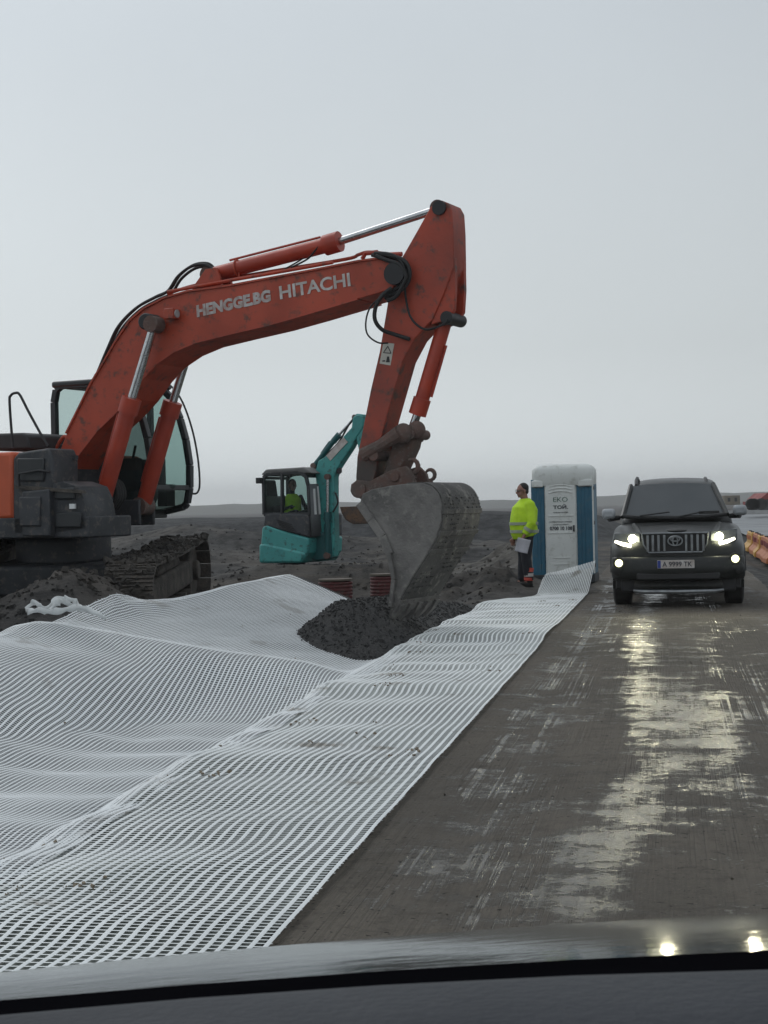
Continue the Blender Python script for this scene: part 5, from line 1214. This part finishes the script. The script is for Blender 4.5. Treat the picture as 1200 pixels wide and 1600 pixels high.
# ------------------------------------------------------------------ road barriers, container and machines on the right
M['b_or'] = pmat('orange barrier plastic', (.42, .13, .03), (.34, .10, .03), 2, .5); M['b_ye'] = pmat('yellow ochre barrier plastic', (.55, .30, .05), (.45, .25, .05), 2, .5); M['b_red'] = pmat('dark red barrier plastic', (.2, .02, .02), None, 2, .6)
def barrier(mats):
    o = empty('road_barrier')
    pr_ = [(-.22, 0), (.22, 0), (.22, .12), (.10, .24), (.08, .55), (-.08, .55), (-.10, .24), (-.22, .12)]
    b = MB(); b.v = [(x, y, z) for y in (-.72, .72) for x, z in pr_]; n = 8; b.f = [tuple(range(n)), tuple(range(2 * n - 1, n - 1, -1))] + [(i, (i + 1) % n, (i + 1) % n + n, i + n) for i in range(n)]
    bo_ = b.build('shell', mats[0], o, bevel=.02)
    for y in (-.36, .1, .5): MB().box((.0, y, .40), (.22, .22, .13)).build('opening', mats[1], o, bevel=.01)
    MB().cyl((0, 0, .55), (0, 0, .58), .05, 12).build('filler_cap', M['black'], o)
    return o
bprot = {0: barrier((M['b_ye'], M['b_or'])), 1: barrier((M['b_or'], M['b_red']))}
used = set(); ordn = ['nearest', 'second', 'third', 'fourth', 'fifth', 'sixth', 'seventh', 'eighth']
for i in range(8):
    kk = 1 if i % 4 != 3 else 0
    if i >= 6: kk = 0
    o = bprot[kk] if kk not in used else copy_tree(bprot[kk]); used.add(kk)
    x, y = xy(-2.40 - .02 * (i % 3), 37.6 + i * 1.5); o.location = (x, y, .0); o.rotation_euler = (0, 0, RZ + R((-1) ** i * 1.5))
    tag(o, ('%s plastic road barrier, %s in the row right of the road' % ('ochre yellow' if kk == 0 else 'orange', ordn[i])), 'road barrier', 'plastic barriers along the right edge of the road')
def far_box(name, label, cat, px0, px1, py0, py1, Y, dep, mat, extra=None):
    a = at(px0, py1, Y); b = at(px1, py0, Y); o = empty(name, ((a.x + b.x) / 2, Y, a.z)); tag(o, label, cat); return o, b.x - a.x, b.z - a.z
o, w_, h_ = far_box('site_container', 'beige site container on the horizon right of the car', 'container', 1128, 1152, 774, 789, 150, 2.4, None)
cm = pmat('beige container', (.20, .17, .13), (.16, .14, .11), 1, .7)
MB().box((0, 0, h_ / 2), (w_, 2.4, h_)).build('body', cm, o, bevel=.05)
for s in (-1, 1): MB().box((s * w_ * .22, -1.22, h_ * .55), (w_ * .16, .04, h_ * .4)).build('window', M['black'], o)
o, w_, h_ = far_box('parked_lorry', 'dark red tipper lorry far off on the paved area', 'lorry', 1166, 1186, 781, 797, 120, 2.4, None)
rm = pmat('dull red lorry paint', (.25, .035, .03), (.18, .03, .03), 1, .6)
MB().prism([(-w_ / 2, h_ * .35), (w_ * .28, h_ * .35), (w_ * .34, h_ * .85), (-w_ / 2, h_ * .85)], -1.1, 1.1).build('tipper_body', rm, o); MB().box((w_ * .4, 0, h_ * .6), (w_ * .2, 2.2, h_ * .75)).build('cab', rm, o, bevel=.06)
for x in (-.35, -.15, .38): MB().cyl((x * w_, -1.2, .45), (x * w_, -.9, .45), .45, 16).build('wheel', M['tyre'], o)
MB().box((0, 0, h_ * .3), (w_ * .95, .9, .2)).build('chassis', M['black'], o)
o, w_, h_ = far_box('site_shed', 'red roofed shed on the horizon at the right edge', 'shed', 1178, 1214, 770, 797, 125, 4, None)
MB().box((0, 0, h_ * .33), (w_, 4, h_ * .66)).build('wall', pmat('dark shed wall', (.05, .055, .06), None, 1, .8), o)
MB().prism([(-w_ * .54, h_ * .62), (w_ * .54, h_ * .62), (w_ * .3, h_), (-w_ * .2, h_)], -2.2, 2.2).build('roof', rm, o)
# pale kerb of the paved area
kb = MB(); 
for u0 in np.arange(-58, -3.2, 3.0):
    x, y = xy(u0 + 1.5 - 3, 153); kb.box((x, y, .32), (3.0, .3, .44), (0, 0, RZ))
kb = kb.build('kerb', pmat('pale concrete kerb', (.42, .42, .42), None, 1, .7)); tag(kb, kind='structure')

# ------------------------------------------------------------------ the viewer's own car: bonnet, cowl and dashboard
own = empty('car', (0, 1.2, .6)); tag(own, 'wet grey bonnet and dark dashboard of the car the viewer sits in', 'car')
oo = own.location
def wetpaint():
    m = pmat('wet grey car paint', (.085, .094, .09), (.07, .078, .075), .8, .05, .09, metal=.3, coat=.2)
    n = m.node_tree.nodes; L = m.node_tree.links; p = n['Principled BSDF']
    t = n.new('ShaderNodeTexCoord'); a_ = noise(n, L, t.outputs['Object'], 9, 3, (1, 3.2, 1)); b_ = noise(n, L, t.outputs['Object'], 60, 4, (1, 2, 1))
    h = mathn(n, L, 'ADD', mathn(n, L, 'MULTIPLY', a_, .4), mathn(n, L, 'MULTIPLY', b_, .12)); bp = n.new('ShaderNodeBump'); bp.inputs['Strength'].default_value = .10; bp.inputs['Distance'].default_value = .02
    L.new(h, bp.inputs['Height']); L.new(bp.outputs[0], p.inputs['Normal']); return m
M['own'] = wetpaint()
def hoodz(x, g):
    a_ = np.clip((.45 - x) / .9, 0, 2); return 1.213 - .156 * g - .13 * g * g - .048 * a_ ** 1.6
mb = MB(); rows = []
for g_ in list(np.linspace(-.10, 1.0, 30)) + [1.05, 1.08]:
    z_off = 0 if g_ <= 1.0 else -(g_ - 1.0) * 4
    rows.append([(x - oo.x, 1.05 + g_ - oo.y + .0, float(hoodz(x, min(g_, 1.0))) + z_off - oo.z) for x in np.linspace(-.75, 1.15, 40)])
mb.loft(rows, caps=False, closed=False); mb.build('bonnet', M['own'], own, smooth=60)
def cowl(pxs, name, mat, parent, thick=None, sub=0):
    mb = MB(); rows = []
    for row in pxs: rows.append([at(a, b, Y) - oo for a, b, Y in row])
    mb.loft(rows, caps=False, closed=False); return mb.build(name, mat, parent, smooth=70)
X4 = (-260, 0, 300, 600, 900, 1200, 1480)
def rowy(y0, y6, y12, Y): 
    out = []
    for x in X4:
        t = x / 600.0; y = y0 * (t - 1) * (t - 2) / 2 + y6 * t * (2 - t) + y12 * t * (t - 1) / 2; out.append((x, y, Y))
    return out
M['seal'] = pmat('matt black seal', (.004, .004, .005), None, 5, .95, spec=0)
cowl([rowy(1563, 1517, 1485, .98), rowy(1567, 1521, 1489, .95), rowy(1588, 1541, 1517, .86)], 'cowl_seal', M['seal'], own)
M['dash'] = pmat('grey blue dashboard vinyl', (.018, .021, .028), (.015, .018, .024), 4, .7, bump=.15, bscale=160)
cowl([rowy(1589, 1542, 1518, .82), rowy(1586, 1539, 1515, .79), rowy(1590, 1544, 1520, .765), rowy(1640, 1600, 1585, .70), rowy(1760, 1740, 1730, .62), rowy(2200, 2200, 2200, .52)], 'dashboard', M['dash'], own)

# ------------------------------------------------------------------ misty air
hz = MB().box((0, 900, 19), (5200, 5200, 46)).build('haze', None)
hm = bpy.data.materials.new('misty air'); hm.use_nodes = True; hn = hm.node_tree.nodes; hn.clear(); ho = hn.new('ShaderNodeOutputMaterial'); hv = hn.new('ShaderNodeVolumePrincipled')
hv.inputs['Density'].default_value = .0005; hv.inputs['Color'].default_value = (1, 1, 1, 1); hv.inputs['Anisotropy'].default_value = .2
hm.node_tree.links.new(hv.outputs[0], ho.inputs['Volume']); hz.data.materials.append(hm); tag(hz, kind='stuff')
